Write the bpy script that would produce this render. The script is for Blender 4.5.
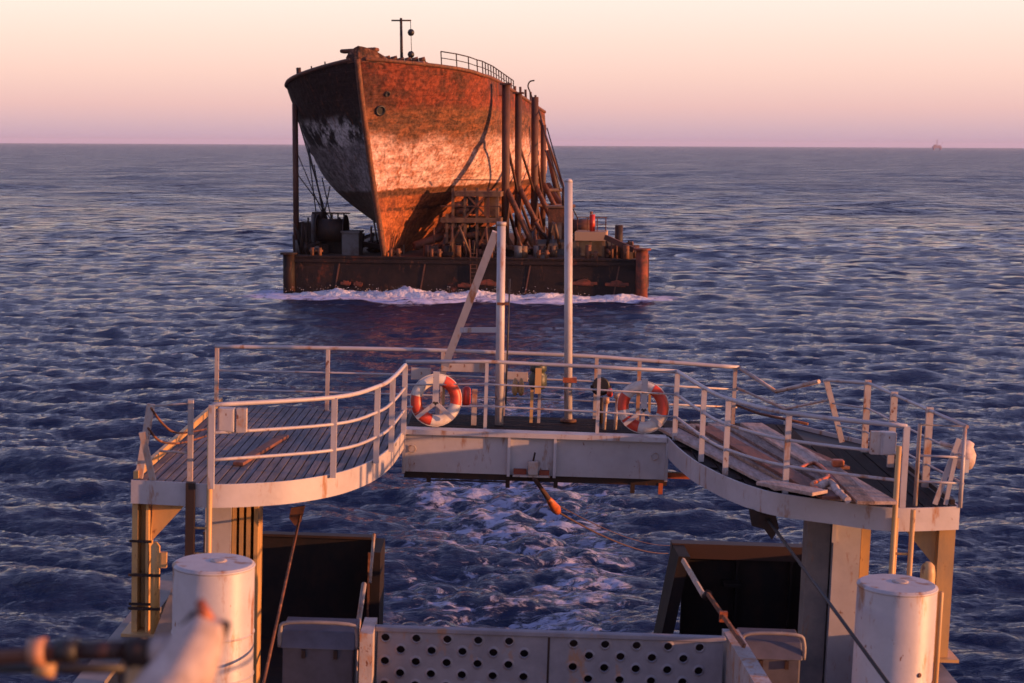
import bpy, math, random
import numpy as np
from mathutils import Vector as V, Matrix as M
random.seed(4); np.random.seed(4)
for o in list(bpy.data.objects): bpy.data.objects.remove(o)
S = bpy.context.scene; COL = S.collection
R = math.radians
# ---------------------------------------------------------------- camera
CAMH = 12.0; LENS = 60.0; PITCH = 6.58; ROLL = 0.28
cd = bpy.data.cameras.new('camera'); cam = bpy.data.objects.new('camera', cd); COL.objects.link(cam)
cd.lens = LENS; cd.sensor_width = 36; cd.clip_start = 0.1; cd.clip_end = 90000
CAMR = M.Rotation(R(90-PITCH), 4, 'X') @ M.Rotation(R(ROLL), 4, 'Z')
cam.matrix_world = M.Translation((0, 0, CAMH)) @ CAMR
cd.dof.use_dof = True; cd.dof.focus_distance = 38; cd.dof.aperture_fstop = 3.0
S.camera = cam
S.render.resolution_x = 1024; S.render.resolution_y = 683
# ---------------------------------------------------------------- light
SUN_EL = 5.0; SUN_AZ = 14.5          # elevation; degrees behind due right of the view
sdir = V((math.cos(R(SUN_EL))*math.cos(R(SUN_AZ)), -math.cos(R(SUN_EL))*math.sin(R(SUN_AZ)), math.sin(R(SUN_EL))))
sl = bpy.data.lights.new('sun', 'SUN'); sl.energy = 5.0; sl.angle = R(0.6); sl.color = (1.0, 0.41, 0.16)
so = bpy.data.objects.new('sun', sl); COL.objects.link(so)
so.rotation_mode = 'QUATERNION'; so.rotation_quaternion = sdir.to_track_quat('Z', 'Y')
W = bpy.data.worlds.new('World'); S.world = W; W.use_nodes = True
nt = W.node_tree; nt.nodes.clear()
def N(t, k, **kw):
    n = t.nodes.new(k)
    for a, b in kw.items(): setattr(n, a, b)
    return n
out = N(nt, 'ShaderNodeOutputWorld'); b1 = N(nt, 'ShaderNodeBackground'); b2 = N(nt, 'ShaderNodeBackground'); add = N(nt, 'ShaderNodeAddShader')
sky = N(nt, 'ShaderNodeTexSky', sky_type='NISHITA'); sky.sun_disc = False
sky.sun_elevation = R(SUN_EL); sky.sun_rotation = R(90+SUN_AZ); sky.air_density = 1.2; sky.dust_density = 2.0
b1.inputs[1].default_value = 0.05
nt.links.new(sky.outputs[0], b1.inputs[0])
tc = N(nt, 'ShaderNodeTexCoord'); sx = N(nt, 'ShaderNodeSeparateXYZ'); nt.links.new(tc.outputs['Generated'], sx.inputs[0])
mx = N(nt, 'ShaderNodeMath', operation='MAXIMUM'); mx.inputs[1].default_value = 0; nt.links.new(sx.outputs['Z'], mx.inputs[0])
sq = N(nt, 'ShaderNodeMath', operation='SQRT'); nt.links.new(mx.outputs[0], sq.inputs[0])
rp = N(nt, 'ShaderNodeValToRGB'); nt.links.new(sq.outputs[0], rp.inputs[0])
SKY = [(0.0, (.50, .36, .50)), (.06, (.54, .38, .50)), (.10, (.63, .43, .50)), (.15, (.79, .50, .50)), (.20, (.88, .59, .55)), (.245, (.91, .67, .62)),
       (.29, (.92, .76, .72)), (.325, (.70, .58, .70)), (.37, (.54, .49, .76)), (.46, (.40, .39, .70)), (.70, (.20, .22, .50)), (1.0, (.10, .12, .34))]
els = rp.color_ramp.elements
while len(els) < len(SKY): els.new(0.5)
for e, (p, c) in zip(els, SKY): e.position = p; e.color = (*c, 1)
nt.links.new(rp.outputs[0], b2.inputs[0]); b2.inputs[1].default_value = 0.66
nt.links.new(b1.outputs[0], add.inputs[0]); nt.links.new(b2.outputs[0], add.inputs[1]); nt.links.new(add.outputs[0], out.inputs[0])
S.view_settings.view_transform = 'Standard'; S.view_settings.look = 'None'; S.view_settings.exposure = 0.62; S.view_settings.gamma = 1
S.render.engine = 'CYCLES'; S.cycles.max_bounces = 6; S.cycles.use_denoising = True
# ---------------------------------------------------------------- frames and helpers
WORLD = M.Identity(4)
SHIP = M.Translation((0, 0, CAMH)) @ M.Rotation(R(1.62), 4, 'Y')     # the towing ship, heeled 1.6 degrees
BARGE = M.Translation((-3.95, 135, 0)) @ M.Rotation(R(-6), 4, 'Z')
WRECK = M.Translation((-11.1, 131.6, 2.95)) @ M.Rotation(R(-9.5), 4, 'Z') @ M.Rotation(R(-3.0), 4, 'Y')
FPX = 1024*LENS/36
def at(F, px, py, x=None, y=None, z=None):
    d = CAMR.to_3x3() @ V((px-512, -(py-341.5), -FPX)); o = V((0, 0, CAMH))
    Fi = F.inverted(); o = Fi @ o; d = Fi.to_3x3() @ d
    if x is not None: t = (x-o.x)/d.x
    elif y is not None: t = (y-o.y)/d.y
    else: t = (z-o.z)/d.z
    return o + d*t
class MB:
    def __init__(s): s.v = []; s.f = []; s.sm = []
    def _add(s, vs, fs, sm=False):
        n = len(s.v); s.v += [V(p) for p in vs]; s.f += [tuple(i+n for i in f) for f in fs]; s.sm += [sm]*len(fs) if isinstance(sm, bool) else sm; return s
    def box(s, c, d, rot=None):
        c = V(c); hx, hy, hz = d[0]/2, d[1]/2, d[2]/2
        vs = [V((a*hx, b*hy, e*hz)) for a in (-1, 1) for b in (-1, 1) for e in (-1, 1)]
        if rot is not None: vs = [rot @ p for p in vs]
        return s._add([c+p for p in vs], [(0, 1, 3, 2), (4, 6, 7, 5), (0, 4, 5, 1), (2, 3, 7, 6), (0, 2, 6, 4), (1, 5, 7, 3)])
    def b2(s, lo, hi): return s.box([(a+b)/2 for a, b in zip(lo, hi)], [abs(b-a) for a, b in zip(lo, hi)])
    def bar(s, a, b, w, h, up=(0, 0, 1)):
        a = V(a); b = V(b); d = (b-a); L = d.length; d.normalize(); u = V(up)
        if abs(d.dot(u)) > .97: u = V((0, 1, 0))
        sd = d.cross(u).normalized(); u = sd.cross(d)
        return s.box((a+b)/2, (w, L, h), M((sd, d, u)).transposed())
    def tube(s, pts, r, n=8, caps=True):
        pts = [V(p) for p in pts]; vs = []; fs = []; sm = []
        pu = None
        for i, p in enumerate(pts):
            d = (pts[min(i+1, len(pts)-1)] - pts[max(i-1, 0)]).normalized()
            if pu is None:
                pu = V((0, 0, 1)) if abs(d.z) < .9 else V((1, 0, 0))
            a = d.cross(pu).normalized(); pu = a.cross(d).normalized()
            rr = r[i] if isinstance(r, (list, tuple)) else r
            for k in range(n):
                t = 2*math.pi*k/n; vs.append(p + a*math.cos(t)*rr + pu*math.sin(t)*rr)
        for i in range(len(pts)-1):
            for k in range(n):
                k2 = (k+1) % n; fs.append((i*n+k, i*n+k2, (i+1)*n+k2, (i+1)*n+k)); sm.append(True)
        if caps:
            fs.append(tuple(range(n-1, -1, -1))); fs.append(tuple((len(pts)-1)*n+k for k in range(n))); sm += [False, False]
        return s._add(vs, fs, sm)
    def torus(s, c, Rr, r, X=(1, 0, 0), Y=(0, 0, 1), a0=0, a1=360, n=40, m=12, flat=1.0):
        c = V(c); X = V(X).normalized(); Y = V(Y).normalized(); Z = X.cross(Y); full = abs(a1-a0-360) < .01
        vs = []; fs = []; cnt = n if full else n+1
        for i in range(cnt):
            a = R(a0+(a1-a0)*i/n); e = X*math.cos(a)+Y*math.sin(a)
            for k in range(m):
                t = 2*math.pi*k/m; vs.append(c+e*(Rr+r*math.cos(t))+Z*(r*flat*math.sin(t)))
        for i in range(n):
            i2 = (i+1) % cnt
            for k in range(m):
                k2 = (k+1) % m; fs.append((i*m+k, i2*m+k, i2*m+k2, i*m+k2))
        return s._add(vs, fs, True)
    def lathe(s, c, prof, n=48, ax=None):
        c = V(c); vs = []; fs = []; sm = []
        Q = M.Identity(3) if ax is None else V((0, 0, 1)).rotation_difference(V(ax)).to_matrix()
        for r, z in prof:
            for k in range(n):
                t = 2*math.pi*k/n; vs.append(c + Q @ V((r*math.cos(t), r*math.sin(t), z)))
        for i in range(len(prof)-1):
            hard = abs(prof[i][1]-prof[i+1][1]) < 1e-4
            for k in range(n):
                k2 = (k+1) % n; fs.append((i*n+k, i*n+k2, (i+1)*n+k2, (i+1)*n+k)); sm.append(not hard)
        fs.append(tuple(range(n-1, -1, -1))); fs.append(tuple((len(prof)-1)*n+k for k in range(n))); sm += [False, False]
        return s._add(vs, fs, sm)
    def prism(s, pts, off):
        pts = [V(p) for p in pts]; off = V(off); n = len(pts)
        return s._add(pts+[p+off for p in pts], [tuple(range(n-1, -1, -1)), tuple(range(n, 2*n))]+[(i, (i+1) % n, n+(i+1) % n, n+i) for i in range(n)])
    def strip(s, pts, zt, zb, th):          # a vertical plate following a plan curve
        pts = [V(p) for p in pts]; vs = []; fs = []
        for i, p in enumerate(pts):
            d = (pts[min(i+1, len(pts)-1)]-pts[max(i-1, 0)]); d.z = 0; d.normalize(); nn = V((d.y, -d.x, 0))
            for q, zz in ((p, zt), (p, zb), (p-nn*th, zb), (p-nn*th, zt)): vs.append(V((q.x, q.y, zz)))
        for i in range(len(pts)-1):
            for k in range(4): k2 = (k+1) % 4; fs.append((i*4+k, i*4+k2, i*4+4+k2, i*4+4+k))
        n = len(pts)*4; cap = [(0, 3, 2, 1), (n-4, n-3, n-2, n-1)]
        for k in range(4):
            ids = [i*4+q for i in range(len(pts)) for q in (k, (k+1) % 4)]
            s._add([vs[q] for q in ids], [(2*i, 2*i+1, 2*i+3, 2*i+2) for i in range(len(pts)-1)], True)
        s._add([vs[q] for q in (0, 1, 2, 3, n-4, n-3, n-2, n-1)], [(0, 3, 2, 1), (4, 5, 6, 7)])
        return s
    def build(s, name, mat, parent=None, F=None, base=None, bevel=0, **t):
        me = bpy.data.meshes.new(name); ob = bpy.data.objects.new(name, me); COL.objects.link(ob)
        if parent is not None:
            bs = V(parent['_b']); ob.parent = parent; ob['_b'] = bs
        else:
            if base is None:
                base = V((sum(p.x for p in s.v)/len(s.v), sum(p.y for p in s.v)/len(s.v), min(p.z for p in s.v)))
            bs = V(base); ob.matrix_world = (F or WORLD) @ M.Translation(bs); ob['_b'] = bs
        me.from_pydata([p-bs for p in s.v], [], s.f); me.polygons.foreach_set('use_smooth', s.sm); me.update()
        import bmesh
        bm = bmesh.new(); bm.from_mesh(me); bmesh.ops.recalc_face_normals(bm, faces=bm.faces); bm.to_mesh(me); bm.free()
        me.materials.append(mat)
        if bevel:
            m = ob.modifiers.new('edge', 'BEVEL'); m.width = bevel; m.segments = 2; m.limit_method = 'ANGLE'
        for k, v in t.items(): ob['category' if k == 'cat' else k] = v
        return ob
def thing(name, label, cat, F, base, group=None):
    o = bpy.data.objects.new(name, None); COL.objects.link(o); o.empty_display_size = .2
    o.matrix_world = F @ M.Translation(V(base)); o['_b'] = V(base); o['label'] = label; o['category'] = cat
    if group: o['group'] = group
    return o
def smooth(pts, n=6):
    pts = [V(p) for p in pts]; o = []
    for i in range(len(pts)-1):
        p0 = pts[max(i-1, 0)]; p1 = pts[i]; p2 = pts[i+1]; p3 = pts[min(i+2, len(pts)-1)]
        for k in range(n):
            t = k/n; o.append(.5*((2*p1)+(p2-p0)*t+(2*p0-5*p1+4*p2-p3)*t*t+(3*p1-p0-3*p2+p3)*t**3))
    return o+[pts[-1]]
def sag(a, b, d, n=14):
    a = V(a); b = V(b); return [a.lerp(b, i/n)-V((0, 0, d*4*(i/n)*(1-i/n))) for i in range(n+1)]
# ---------------------------------------------------------------- materials
def mat(name, base, rough=.5, metal=0, spots=(), bump=None, spec=.5, coord='Object'):
    """base colour varied by noise layers: spots = (colour, scale, threshold, softness, (sx,sy,sz)[, detail])"""
    m = bpy.data.materials.new(name); m.use_nodes = True; t = m.node_tree; p = t.nodes['Principled BSDF']
    p.inputs['Roughness'].default_value = rough; p.inputs['Metallic'].default_value = metal; p.inputs['Specular IOR Level'].default_value = spec
    tc = N(t, 'ShaderNodeTexCoord'); src = None; prev = N(t, 'ShaderNodeRGB'); prev.outputs[0].default_value = (*base, 1); cur = prev.outputs[0]
    for i, (c, sc, th, sf, st) in enumerate(spots):
        mp = N(t, 'ShaderNodeMapping'); mp.inputs['Scale'].default_value = st; mp.inputs['Location'].default_value = (i*7.3, i*3.1, i*5.7)
        t.links.new(tc.outputs[coord], mp.inputs[0])
        nz = N(t, 'ShaderNodeTexNoise'); nz.inputs['Scale'].default_value = sc; nz.inputs['Detail'].default_value = 6; nz.inputs['Roughness'].default_value = .65
        t.links.new(mp.outputs[0], nz.inputs['Vector'])
        mr = N(t, 'ShaderNodeMapRange'); mr.inputs['From Min'].default_value = th-sf; mr.inputs['From Max'].default_value = th+sf
        t.links.new(nz.outputs[0], mr.inputs[0])
        mi = N(t, 'ShaderNodeMix', data_type='RGBA'); t.links.new(mr.outputs[0], mi.inputs[0]); t.links.new(cur, mi.inputs[6]); mi.inputs[7].default_value = (*c, 1)
        cur = mi.outputs[2]
    t.links.new(cur, p.inputs['Base Color'])
    if bump:
        sc, strn, dist, st = bump
        mp = N(t, 'ShaderNodeMapping'); mp.inputs['Scale'].default_value = st; t.links.new(tc.outputs[coord], mp.inputs[0])
        nz = N(t, 'ShaderNodeTexNoise'); nz.inputs['Scale'].default_value = sc; nz.inputs['Detail'].default_value = 5; t.links.new(mp.outputs[0], nz.inputs['Vector'])
        bp = N(t, 'ShaderNodeBump'); bp.inputs['Strength'].default_value = strn; bp.inputs['Distance'].default_value = dist
        t.links.new(nz.outputs[0], bp.inputs['Height']); t.links.new(bp.outputs[0], p.inputs['Normal'])
    return m
RUST = (.16, .05, .018); DRUST = (.06, .022, .012)
WHITE = mat('white_paint', (.46, .425, .44), .45, spots=[((.35, .315, .32), 1.6, .5, .2, (1, 1, 1)), ((.27, .13, .07), 5, .62, .05, (1, 1, .3)), (RUST, 11, .69, .03, (1, 1, .6))], bump=(9, .25, .01, (1, 1, 1)))
WHITER = mat('weathered_white_paint', (.45, .39, .37), .5, spots=[((.31, .24, .21), 3, .5, .15, (1, 1, .5)), ((.36, .17, .08), 7, .58, .06, (1, 1, .4)), (RUST, 13, .64, .03, (1, 1, .6))], bump=(16, .3, .008, (1, 1, 1)))
GREYW = mat('greyish_paint', (.27, .225, .21), .55, spots=[((.12, .11, .115), 2, .5, .2, (1, 1, 1)), ((.25, .13, .08), 4, .66, .04, (1, 1, .3)), (DRUST, 9, .7, .03, (1, 1, .5))], bump=(7, .2, .01, (1, 1, 1)))
CREAM = mat('sunlit_cream_paint', (.52, .30, .11), .5, spots=[((.36, .23, .11), 3, .55, .1, (1, 1, .4)), (RUST, 8, .66, .04, (1, 1, .5))])  # cream paint with the low sun's orange put into the base colour
DARK = mat('dark_painted_steel', (.030, .019, .017), .6, spots=[((.05, .024, .016), 3, .55, .1, (1, 1, .6)), ((.10, .035, .018), 7, .68, .04, (1, 1, .5))], bump=(6, .3, .01, (1, 1, 1)), spec=.25)
REDBR = mat('red_brown_primer', (.035, .012, .010), .6, spots=[((.03, .012, .01), 5, .55, .08, (1, 1, 3))])
RUSTM = mat('rusty_steel', (.17, .055, .022), .75, spots=[((.07, .028, .016), 4, .5, .1, (1, 1, .6)), ((.30, .12, .05), 9, .62, .05, (1, 1, 1))], bump=(12, .4, .01, (1, 1, 1)))
RUSTP = mat('rusty_pipe', (.11, .036, .02), .7, spots=[((.05, .02, .014), .8, .5, .1, (1, 1, .5))])
BLACK = mat('black_grease', (.012, .011, .012), .5)
SLAT = mat('grey_deck_slats', (.21, .18, .19), .75, spots=[((.10, .09, .10), 3, .5, .15, (6, .6, 1)), ((.20, .13, .09), 5, .62, .06, (4, .8, 1))], bump=(20, .4, .006, (4, .5, 1)), spec=.15)
WOOD = mat('weathered_board', (.42, .31, .27), .8, spots=[((.25, .17, .14), 3, .5, .12, (6, 1, 6)), ((.40, .32, .28), 7, .6, .08, (6, 1, 6))], bump=(18, .5, .006, (5, 1, 5)))
WOOD2 = mat('browner_board', (.26, .17, .13), .8, spots=[((.13, .08, .06), 3, .5, .12, (6, 1, 6)), ((.36, .27, .22), 7, .6, .08, (6, 1, 6))], bump=(18, .5, .006, (5, 1, 5)))
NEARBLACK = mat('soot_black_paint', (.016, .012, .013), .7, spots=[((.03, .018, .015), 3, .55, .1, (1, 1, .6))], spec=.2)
WOODR = mat('reddish_board', (.20, .075, .05), .8, spots=[((.10, .04, .03), 3, .5, .12, (5, 1, 5))])
DECKD = mat('dark_timber_deck', (.022, .016, .016), .8, spots=[((.05, .03, .026), 4, .62, .1, (6, .6, 1))], bump=(15, .5, .01, (5, .5, 1)), spec=.08)
ORANGE = mat('orange_buoy', (.50, .045, .018), .45, spots=[((.34, .04, .02), 6, .55, .1, (1, 1, 1))])
BWHITE = mat('buoy_white', (.56, .52, .48), .45, spots=[((.5, .42, .36), 7, .58, .08, (1, 1, 1))])
REDM = mat('red_paint', (.42, .03, .015), .4)
OFIT = mat('orange_fitting', (.42, .10, .03), .5, spots=[((.2, .05, .02), 9, .55, .08, (1, 1, 1))])
YELL = mat('ochre_fitting', (.42, .24, .10), .5)
GREEND = mat('dark_green_fitting', (.03, .04, .03), .5)
ROPE = mat('tow_rope', (.06, .028, .025), .8)
WIRE = mat('steel_wire', (.035, .03, .03), .5, .3)
BAG = mat('canvas', (.62, .50, .46), .85, spots=[((.32, .23, .20), 5, .5, .12, (1, 1, 1))], bump=(8, .5, .03, (1, 1, 1)))
LOCK = mat('locker_paint', (.085, .08, .105), .5, spots=[((.06, .055, .07), 4, .55, .12, (1, 1, 1)), ((.12, .07, .05), 9, .70, .04, (1, 1, .6))])
PERF = mat('perforated_plate_paint', (.25, .23, .26), .55, spots=[((.16, .145, .17), 2.2, .5, .18, (1, 1, 1)), ((.30, .16, .10), 5, .64, .06, (1, 1, .5))], bump=(6, .2, .01, (1, 1, 1)))
PERFD = mat('hole_ring', (.30, .25, .22), .6)

# ---------------------------------------------------------------- sea
def foam_nodes(t, tcn):
    """returns a socket with foam cover, in world metres: the towing ship's wash and the barge's bow wave"""
    sp = N(t, 'ShaderNodeSeparateXYZ'); t.links.new(tcn.outputs['Object'], sp.inputs[0])
    def mth(op, a, b=None, c=None):
        n = N(t, 'ShaderNodeMath', operation=op)
        for i, q in enumerate((a, b, c)):
            if q is None: continue
            if isinstance(q, (int, float)): n.inputs[i].default_value = q
            else: t.links.new(q, n.inputs[i])
        return n.outputs[0]
    def sst(v, a, b):
        n = N(t, 'ShaderNodeMapRange', interpolation_type='SMOOTHSTEP'); t.links.new(v, n.inputs[0])
        n.inputs['From Min'].default_value = a; n.inputs['From Max'].default_value = b; return n.outputs[0]
    def noise(sc, st, det=6, dist=0, rough=.6):
        mp = N(t, 'ShaderNodeMapping'); mp.inputs['Scale'].default_value = st; t.links.new(tcn.outputs['Object'], mp.inputs[0])
        nz = N(t, 'ShaderNodeTexNoise'); nz.inputs['Scale'].default_value = sc; nz.inputs['Detail'].default_value = det; nz.inputs['Distortion'].default_value = dist; nz.inputs['Roughness'].default_value = rough
        t.links.new(mp.outputs[0], nz.inputs['Vector']); return nz.outputs[0]
    X, Y = sp.outputs['X'], sp.outputs['Y']
    # wash: centred on x = 0.2, widening and dying away aft
    half = mth('ADD', mth('MULTIPLY', Y, .035), 1.6)
    ax = mth('DIVIDE', mth('ABSOLUTE', mth('SUBTRACT', X, 0.2)), half)
    lat = mth('SUBTRACT', 1.0, sst(ax, .35, 1.25))
    lon = mth('SUBTRACT', 1.0, sst(Y, 44, 98))
    env = mth('MULTIPLY', lat, lon)
    streak = noise(1.5, (.7, 1.3, 1), 10, .9, .70)
    big = noise(.2, (1, .6, 1), 3, .5)
    v = mth('ADD', streak, mth('MULTIPLY', mth('SUBTRACT', big, .5), .4))
    v = mth('ADD', v, mth('MULTIPLY', env, .12))
    wash = mth('MULTIPLY', sst(v, .575, .66), sst(env, .03, .3))
    wash = mth('MULTIPLY', wash, .56)
    # whitecaps of wash near barge: band in front of the barge in barge coordinates
    c, s_ = math.cos(R(6)), math.sin(R(6))
    dx = mth('SUBTRACT', X, -3.95); dy = mth('SUBTRACT', Y, 135.0)
    lx = mth('SUBTRACT', mth('MULTIPLY', dx, c), mth('MULTIPLY', dy, s_))
    ly = mth('ADD', mth('MULTIPLY', dx, s_), mth('MULTIPLY', dy, c))
    nn = noise(.35, (1, 1, 1), 5, .4)
    reach = mth('ADD', -7.0, mth('MULTIPLY', mth('SUBTRACT', nn, .5), 5.0))      # front limit
    reach = mth('ADD', reach, mth('MULTIPLY', mth('POWER', mth('DIVIDE', mth('ABSOLUTE', mth('ADD', lx, 4.0)), 16.0), 2.0), 3.0))
    a = sst(mth('SUBTRACT', ly, reach), 0, .9)
    b = mth('SUBTRACT', 1.0, sst(mth('ABSOLUTE', lx), 15.5, 17.5))
    bow = mth('MULTIPLY', mth('MULTIPLY', a, b), mth('SUBTRACT', 1.0, sst(ly, 0.5, 3)))
    fn = noise(1.3, (1, 1, 1), 6, .6)
    bow = mth('MULTIPLY', bow, sst(fn, .28, .5))
    # a few breaking crests and old slick foam farther out
    far = mth('MULTIPLY', sst(noise(.5, (1, 1.4, 1), 8, 1.0, .65), .735, .80), .5)
    return mth('MINIMUM', mth('ADD', mth('ADD', wash, bow), far), 1.0), noise, mth, sst, Y
m = bpy.data.materials.new('sea_water'); m.use_nodes = True; t = m.node_tree; t.nodes.clear()
o_ = N(t, 'ShaderNodeOutputMaterial'); pw = N(t, 'ShaderNodeBsdfPrincipled'); pf = N(t, 'ShaderNodeBsdfPrincipled'); mxs = N(t, 'ShaderNodeMixShader')
tcn = N(t, 'ShaderNodeTexCoord'); foam, noise, mth, sst, Yc = foam_nodes(t, tcn)
pw.inputs['Base Color'].default_value = (.008, .013, .048, 1); pw.inputs['Roughness'].default_value = .14; pw.inputs['IOR'].default_value = 1.33
pf.inputs['Base Color'].default_value = (.54, .55, .76, 1); pf.inputs['Roughness'].default_value = .8
h1 = noise(1.3, (.7, 1.6, 1), 7, .3, .62); h2 = noise(4.5, (.8, 1.4, 1), 4, .2, .6); h3 = noise(.22, (1, 1.5, 1), 4, .3, .5)
spd = N(t, 'ShaderNodeVectorMath', operation='LENGTH'); t.links.new(tcn.outputs['Object'], spd.inputs[0]); dist = spd.outputs['Value']
hh = mth('ADD', mth('ADD', mth('MULTIPLY', h1, .34), mth('MULTIPLY', h2, .07)), mth('MULTIPLY', mth('MULTIPLY', h3, 9.0), sst(dist, 70, 350)))
hh = mth('ADD', hh, mth('MULTIPLY', foam, .10))
rgh = N(t, 'ShaderNodeMapRange'); t.links.new(dist, rgh.inputs[0]); rgh.inputs['From Min'].default_value = 60; rgh.inputs['From Max'].default_value = 500; rgh.inputs['To Min'].default_value = .05; rgh.inputs['To Max'].default_value = .30
rn = mth('MULTIPLY', mth('SUBTRACT', noise(.05, (.5, 1.2, 1), 8, .2, .75), .5), .9); rn = mth('MULTIPLY', rn, sst(dist, 60, 250)); t.links.new(mth('MAXIMUM', mth('ADD', rgh.outputs[0], rn), .05), pw.inputs['Roughness'])
bp = N(t, 'ShaderNodeBump'); bp.inputs['Distance'].default_value = 1.0; bp.inputs['Strength'].default_value = .8; t.links.new(hh, bp.inputs['Height'])
t.links.new(bp.outputs[0], pw.inputs['Normal']); t.links.new(bp.outputs[0], pf.inputs['Normal'])
t.links.new(foam, mxs.inputs[0]); t.links.new(pw.outputs[0], mxs.inputs[1]); t.links.new(pf.outputs[0], mxs.inputs[2]); t.links.new(mxs.outputs[0], o_.inputs[0])
SEA = m
def make_sea():
    step = 1.3/FPX
    ang = np.concatenate([np.linspace(-180, -32, 50)[:-1], np.linspace(-32, -24, 40)[:-1], np.linspace(-24, 24, int(math.radians(48)/step*.6)), np.linspace(24, 32, 40)[1:], np.linspace(32, 180, 50)[1:-1]])
    ang = np.radians(ang)
    a = np.arange(R(26), R(.72), -step*.5)
    r = np.concatenate([[1, 6, 13, 20], CAMH/np.tan(a), 955*1.28**np.arange(1, 14)])
    A, RR = np.meshgrid(ang, r)
    X = RR*np.sin(A); Y = RR*np.cos(A); Z = np.zeros_like(X); DX = np.zeros_like(X); DY = np.zeros_like(X)
    dr = np.gradient(r)[:, None]*np.ones_like(X)
    rng = np.random.RandomState(7)
    def tile(n, size, lmin, lmax, slope, spread, seed, wind=R(262)):
        """one tile of a wind-sea: height and choppy displacement, in bands of wavelength"""
        rg = np.random.RandomState(seed); f = np.fft.fftfreq(n, size/n)*2*math.pi; kx, ky = np.meshgrid(f, f, indexing='ij')
        k = np.hypot(kx, ky); k[0, 0] = 1; lam = 2*math.pi/k; c = (kx*math.cos(wind)+ky*math.sin(wind))/k
        P = k**-1.85*np.clip(c, 0, 1)**spread*(lam > lmin)*(lam < lmax); P[0, 0] = 0
        h = (rg.normal(size=(n, n))+1j*rg.normal(size=(n, n)))*P
        sl = np.sqrt(np.mean(np.real(np.fft.ifft2(h*k*1j*c))**2)); h *= slope/sl
        outs = []; edges = [0, .5, 1, 2, 4, 8, 1e9]
        for a, b in zip(edges[:-1], edges[1:]):
            hb = h*((lam >= a) & (lam < b))
            if not np.any(hb): continue
            outs.append((max(a, .3), np.real(np.fft.ifft2(hb)), np.real(np.fft.ifft2(-1j*hb*kx/k)), np.real(np.fft.ifft2(-1j*hb*ky/k))))
        return n, size, outs
    def samp(g, n, size, x, y):
        u = (x/size*n) % n; v = (y/size*n) % n; i0 = u.astype(int) % n; j0 = v.astype(int) % n; fu = u-np.floor(u); fv = v-np.floor(v); i1 = (i0+1) % n; j1 = (j0+1) % n
        return (g[i0, j0]*(1-fu)*(1-fv)+g[i1, j0]*fu*(1-fv)+g[i0, j1]*(1-fu)*fv+g[i1, j1]*fu*fv)
    env = np.exp(-((X-.2)/(2.2+.03*Y))**2)*np.clip((105-Y)/50, 0, 1)*(Y > 0)
    g = 1+.25*np.sin(X*.031+Y*.017+1)*np.sin(Y*.023-X*.011)
    for (n, size, lmin, lmax, slope, spr, seed, w, rot) in ((1024, 83.0, .22, 5.5, .30, 2.4, 3, 1, 0), (512, 190.0, 2.5, 10, .045, 2.4, 5, 1, .25), (512, 29.0, .25, 3.4, .22, 0.0, 9, env, .8)):
        n, size, bands = tile(n, size, lmin, lmax, slope, spr, seed)
        cr, sr = math.cos(rot), math.sin(rot); xx = X*cr-Y*sr; yy = X*sr+Y*cr
        for lam0, H_, DXb, DYb in bands:
            fade = np.clip((lam0*1.5-.75*dr)/(1.2*dr), 0, 1)*w
            if not fade.any(): continue
            Z += samp(H_, n, size, xx, yy)*fade; a = samp(DXb, n, size, xx, yy)*fade; b = samp(DYb, n, size, xx, yy)*fade
            DX += (a*cr+b*sr)*.9; DY += (-a*sr+b*cr)*.9
    far = np.clip((2200-RR)/1500, 0, 1)
    # farther off only the longer waves are carried by the mesh
    n, size, bands = tile(512, 1500.0, 9, 60, .09, 2.0, 21)
    for lam0, H_, DXb, DYb in bands: Z += samp(H_, n, size, X, Y)*np.clip((RR-110)/250, 0, 1)*.75*np.clip((lam0*3.5+20-.75*dr)/(dr+1), 0, 1)
    Z = Z*g*far; X2 = X+DX*far; Y2 = Y+DY*far
    nr, nc = X.shape
    vs = np.stack([X2, Y2, Z], -1).reshape(-1, 3)
    i, j = np.meshgrid(np.arange(nr-1), np.arange(nc), indexing='ij')
    j2 = (j+1) % nc
    f = np.stack([i*nc+j, (i+1)*nc+j, (i+1)*nc+j2, i*nc+j2], -1).reshape(-1, 4)
    me = bpy.data.meshes.new('sea'); me.vertices.add(len(vs)); me.vertices.foreach_set('co', vs.ravel().astype(np.float32))
    me.loops.add(f.size); me.loops.foreach_set('vertex_index', f.ravel().astype(np.int32))
    me.polygons.add(len(f)); me.polygons.foreach_set('loop_start', np.arange(0, f.size, 4, dtype=np.int32)); me.polygons.foreach_set('loop_total', np.full(len(f), 4, np.int32))
    me.polygons.foreach_set('use_smooth', np.ones(len(f), bool)); me.update(calc_edges=True); me.flip_normals()
    o = bpy.data.objects.new('sea', me); COL.objects.link(o); me.materials.append(SEA); o['kind'] = 'structure'
    o['label'] = 'choppy violet blue sea reaching to the horizon'
make_sea()

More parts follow.
